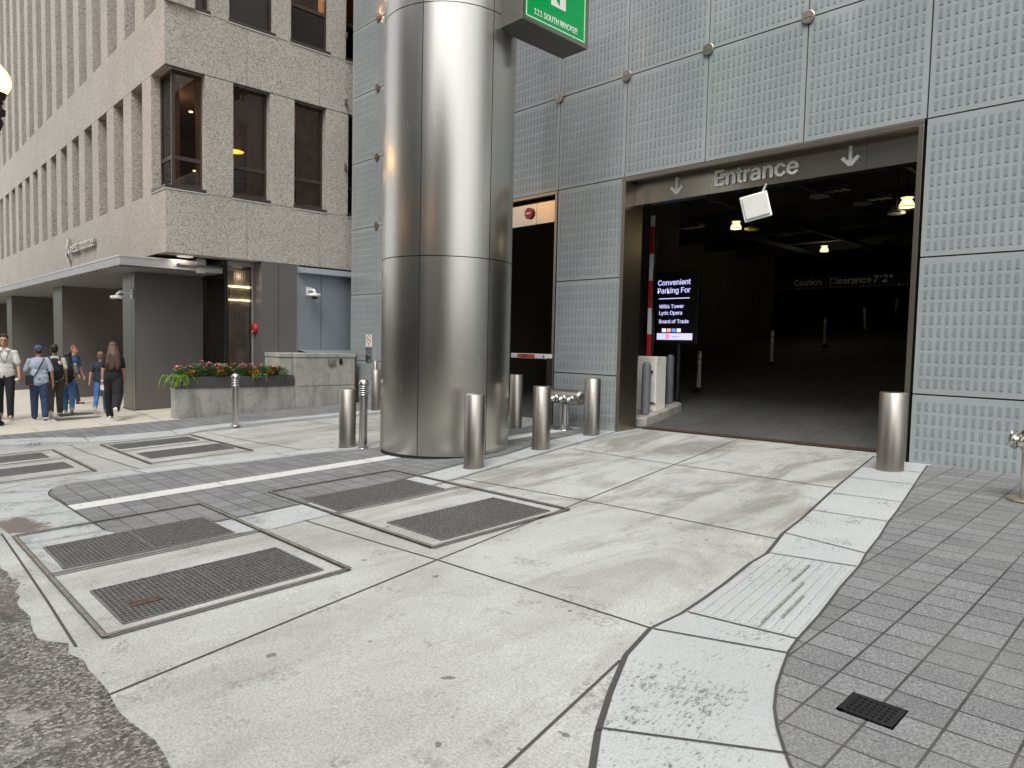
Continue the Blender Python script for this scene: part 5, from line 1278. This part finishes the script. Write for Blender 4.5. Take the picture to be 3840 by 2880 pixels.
M_SHOEBLK = plain('black_shoe', (.018,.018,.02), .5); M_SHOEBEI = plain('beige_shoe', (.36,.31,.23), .7); M_SHOEWHT = plain('white_shoe', (.66,.65,.62), .6)
walkL = dict(l=(.36,.06,.12), r=(-.26,.50,-.75), la=(-.34,.12,.25), ra=(.32,.12,.55), lean=.07)
walkR = dict(r=(.32,.08,.12), l=(-.24,.42,-.65), ra=(-.30,.14,.30), la=(.28,.12,.50), lean=.08)
stand = dict(l=(.10,.06,.0), r=(-.08,.06,-.05), la=(.02,.14,.2), ra=(.04,.14,.25))
AWAY = R(82)
# man in the white polo, walking toward the camera
p = person('smiling man in white polo with lanyard, holding a paper cup, at the left edge', -18.66, 2.50, R(-100), 1.86, SK1, C_WHITE, C_BLK, M_SHOEBEI, H_BRN,
    dict(l=(.28,.08,.1), r=(-.22,.32,-.45), la=(.05,.20,.55), ra=(-.2,.14,.25), lean=.05), 'curly', 1.05)
k = p['k']; t = p['t']; wr = p['arms'][0][2]; fa = p['arms'][0][3]; hc_ = (wr + fa*.11 + Vector((.035,.04,0)))*k
m = MB(); m.lathe([(.026,-.06),(.037,.045)], hc_, 16, 0, (.25,.45,.85)); m.lathe([(.039,.045),(.039,.058),(.03,.065),(0,.065)], hc_, 16, 1, (.25,.45,.85))
tag(m.build('paper_cup', [plain('cup_sleeve',(.36,.34,.31),.8), M_WHITE]), 'paper coffee cup in the hand of the man in the white polo', 'cup').matrix_basis = Matrix.Translation(t.location) @ Matrix.Rotation(t.rotation_euler.z, 4, 'Z')
m = MB(); up = p['up']; ly = [up(1.47,-.07,.06), up(1.36,-.075,.14), up(1.18,-.02,.165)]; ly2 = [up(1.47,.07,.06), up(1.33,.06,.145), up(1.18,-.02,.165)]
m.path([q*k for q in ly], .006, 6); m.path([q*k for q in ly2], .006, 6); c = up(1.11,-.02,.168)*k; o = m.build('lanyard', M_BLACK, t)
m = MB(); m.box(c.x-.032,c.x+.032,c.y-.004,c.y+.004,c.z-.055,c.z+.045); m.build('badge', M_WHITE, o)
m = MB(); 
for s in (-1,1): m.add([q*k for q in (up(1.50,s*.02,.075), up(1.505,s*.075,.03), up(1.455,s*.10,.085), up(1.435,s*.045,.125))], [(0,1,2,3)])
m.build('collar', C_WHITE, t)
# man in the blue cap
p = person('man in blue cap and pale blue T-shirt with a crossbody bag, seen from behind', -17.98, 3.02, R(84), 1.60, SK2, C_LBLUE, C_NAVY, M_SHOEBLK, H_BLK, dict(l=(.14,.06,.04), r=(-.14,.28,-.35), la=(.10,.30,1.0), ra=(-.12,.26,.25), lean=.06), 'cap', 1.22, False, .60, .80, 1.12)
k = p['k']; t = p['t']; hp = p['hp']; up = p['up']
m = MB(); m.ball(hp(0,-.01,.055)*k, (.093*k,.105*k,.08*k), 18, 10); m.ball(hp(0,.12,.045)*k, (.07*k,.07*k,.012*k), 14, 6); o = solid(m, 'cap', cloth('cap_blue',(.05,.11,.22)), t, .008, 2)
m = MB(); pts = [up(1.46,.10,-.08), up(1.36,.06,-.135), up(1.1,-.06,-.145), up(.98,-.14,-.12)]; m.path([q*k for q in pts], .011, 8); st = m.build('bag_strap', M_BLACK, t)
bg_ = thing('crossbody_bag', 'small black crossbody bag at the left hip of the man in the blue cap', 'bag', t.location, t.rotation_euler.z)
m = MB(); c = up(.93,-.19,-.07)*k; m.box(c.x-.075,c.x+.055,c.y-.10,c.y+.05,c.z-.10,c.z+.13); m.build('pouch', M_BLACK, bg_, bevel=.02)
m = MB(); m.box(c.x+.0,c.x+.05,c.y-.104,c.y-.09,c.z-.09,c.z-.075); m.build('zip_tab', M_RED, bg_)
# man with the backpack
p = person('man in olive trousers with a cream collar and black backpack, behind the cap man', -18.46, 3.40, R(80), 1.62, SK3, C_CREAM, C_OLIVE, M_SHOEBEI, H_BLK, walkR, 'short', 1.2, False, .55, .84, 1.05)
def backpack(p, lab, w=.17, h=.26, patch=False):
    k = p['k']; t = p['t']; up = p['up']; b = thing('backpack', lab, 'backpack', t.location, t.rotation_euler.z, 'backpacks of the walkers')
    m = MB(); m.ball(up(1.18,0,-.24)*k, (w*k,.125*k,h*k), 18, 12); m.ball(up(1.05,0,-.25)*k, (w*.98*k,.13*k,h*.62*k), 18, 10); m.ball(up(1.10,0,-.35)*k, (w*.7*k,.06*k,h*.45*k), 16, 10); solid(m, 'pack', C_BLK, b, .012, 2)
    m = MB()
    for s in (-1,1): m.path([q*k for q in (up(1.36,s*.10,-.16), up(1.48,s*.11,-.03), up(1.40,s*.115,.12), up(1.15,s*.15,.10), up(1.02,s*.15,-.12))], .018, 8)
    m.build('straps', M_BLACK, b)
    if patch: m = MB(); m.ball(up(1.32,.09,-.31)*k, (.06*k,.035*k,.055*k), 14, 8); m.build('pink_pouch', plain('pale_pink',(.62,.42,.47),.7), b)
backpack(p, 'black backpack with a pale pink pouch on the man in olive trousers', .18, .27, True)
# woman in blue jeans
p = person('dark haired woman in grey T-shirt and bright blue jeans with a backpack', -18.95, 3.76, R(76), 1.46, SK2, C_GREYT, C_JEAN, M_SHOEBEI, H_BLK, walkL, 'dark_long', 1.12, True, .5, .90, 1.0)
backpack(p, 'black backpack on the woman in bright blue jeans', .15, .25)
# man in the blue polo walking to the right
person('man with light brown hair in a blue polo walking toward the pillar', -22.3, 4.55, R(-48), 1.62, SK1, C_POLOB, C_DNAVY, M_SHOEBLK, H_GING, dict(l=(-.25,.22,-.4), r=(.28,.05,.1), la=(.1,.1,.3), ra=(.32,.12,.35)), 'short', 1.0)
# person half hidden behind the woman in black
person('person in dark navy T-shirt and jeans half hidden by the woman in black', -18.3, 4.28, R(70), 1.43, SK2, C_DNAVY, C_JEAN, M_SHOEBEI, H_GING, dict(l=(-.25,.55,-.75), r=(.22,.05,.05), la=(-.55,.16,.1), ra=(.2,.1,.2)), 'short', 1.0)
# woman in black
p = person('woman in black with very long brown hair, holding a phone, seen from behind', -16.72, 4.15, R(70), 1.66, SK1, C_BLK, cloth('black_wide_trousers',(.012,.012,.013)), M_SHOEWHT, H_AUB, dict(l=(.24,.06,.05), r=(-.34,.62,-.95), la=(-.10,.16,.22), ra=(.2,.14,.3), lean=.06), 'long', 1.5, True, .5, .93)
k = p['k']; t = p['t']; wr = p['arms'][0][2]; fa = p['arms'][0][3]
ph = thing('phone', 'white phone held low by the woman in black', 'phone', t.location, t.rotation_euler.z)
c = (wr + fa*.12 + Vector((.01,.0,-.03)))*k; m = MB(); m.box(c.x-.045,c.x+.045,c.y-.035,c.y-.024,c.z-.05,c.z+.06); m.build('case', M_WHITE, ph, bevel=.005)
m = MB(); m.box(c.x-.04,c.x+.04,c.y-.024,c.y-.022,c.z-.045,c.z+.055); m.build('screen', M_BLACK, ph)
m = MB(); m.lathe([(.034,0),(.034,.03)],(wr-fa*.03)*k,14,0,fa); m.build('wristband', M_WHITE, t)

# stains that lie on the paving
m = MB()
for a, b, u0, u1 in ((.655,.655,.05,.62),(.763,.763,.15,.45),(.548,.548,.62,.9)):
    p0 = Vector((-2.20,3.62)).lerp(Vector((-1.57,3.72)), a); p1 = Vector((-2.37,4.99)).lerp(Vector((-1.76,5.12)), b)
    q0 = p0.lerp(p1, u0); q1 = p0.lerp(p1, u1); m.bar((q0.x,q0.y,gz(q0.x,q0.y,.0255)), (q1.x,q1.y,gz(q1.x,q1.y,.0255)), .016, .004)
tag(m.build('moss_streaks', plain('moss', (.24,.245,.215), .95, 0, .45, 40)), kind='structure')
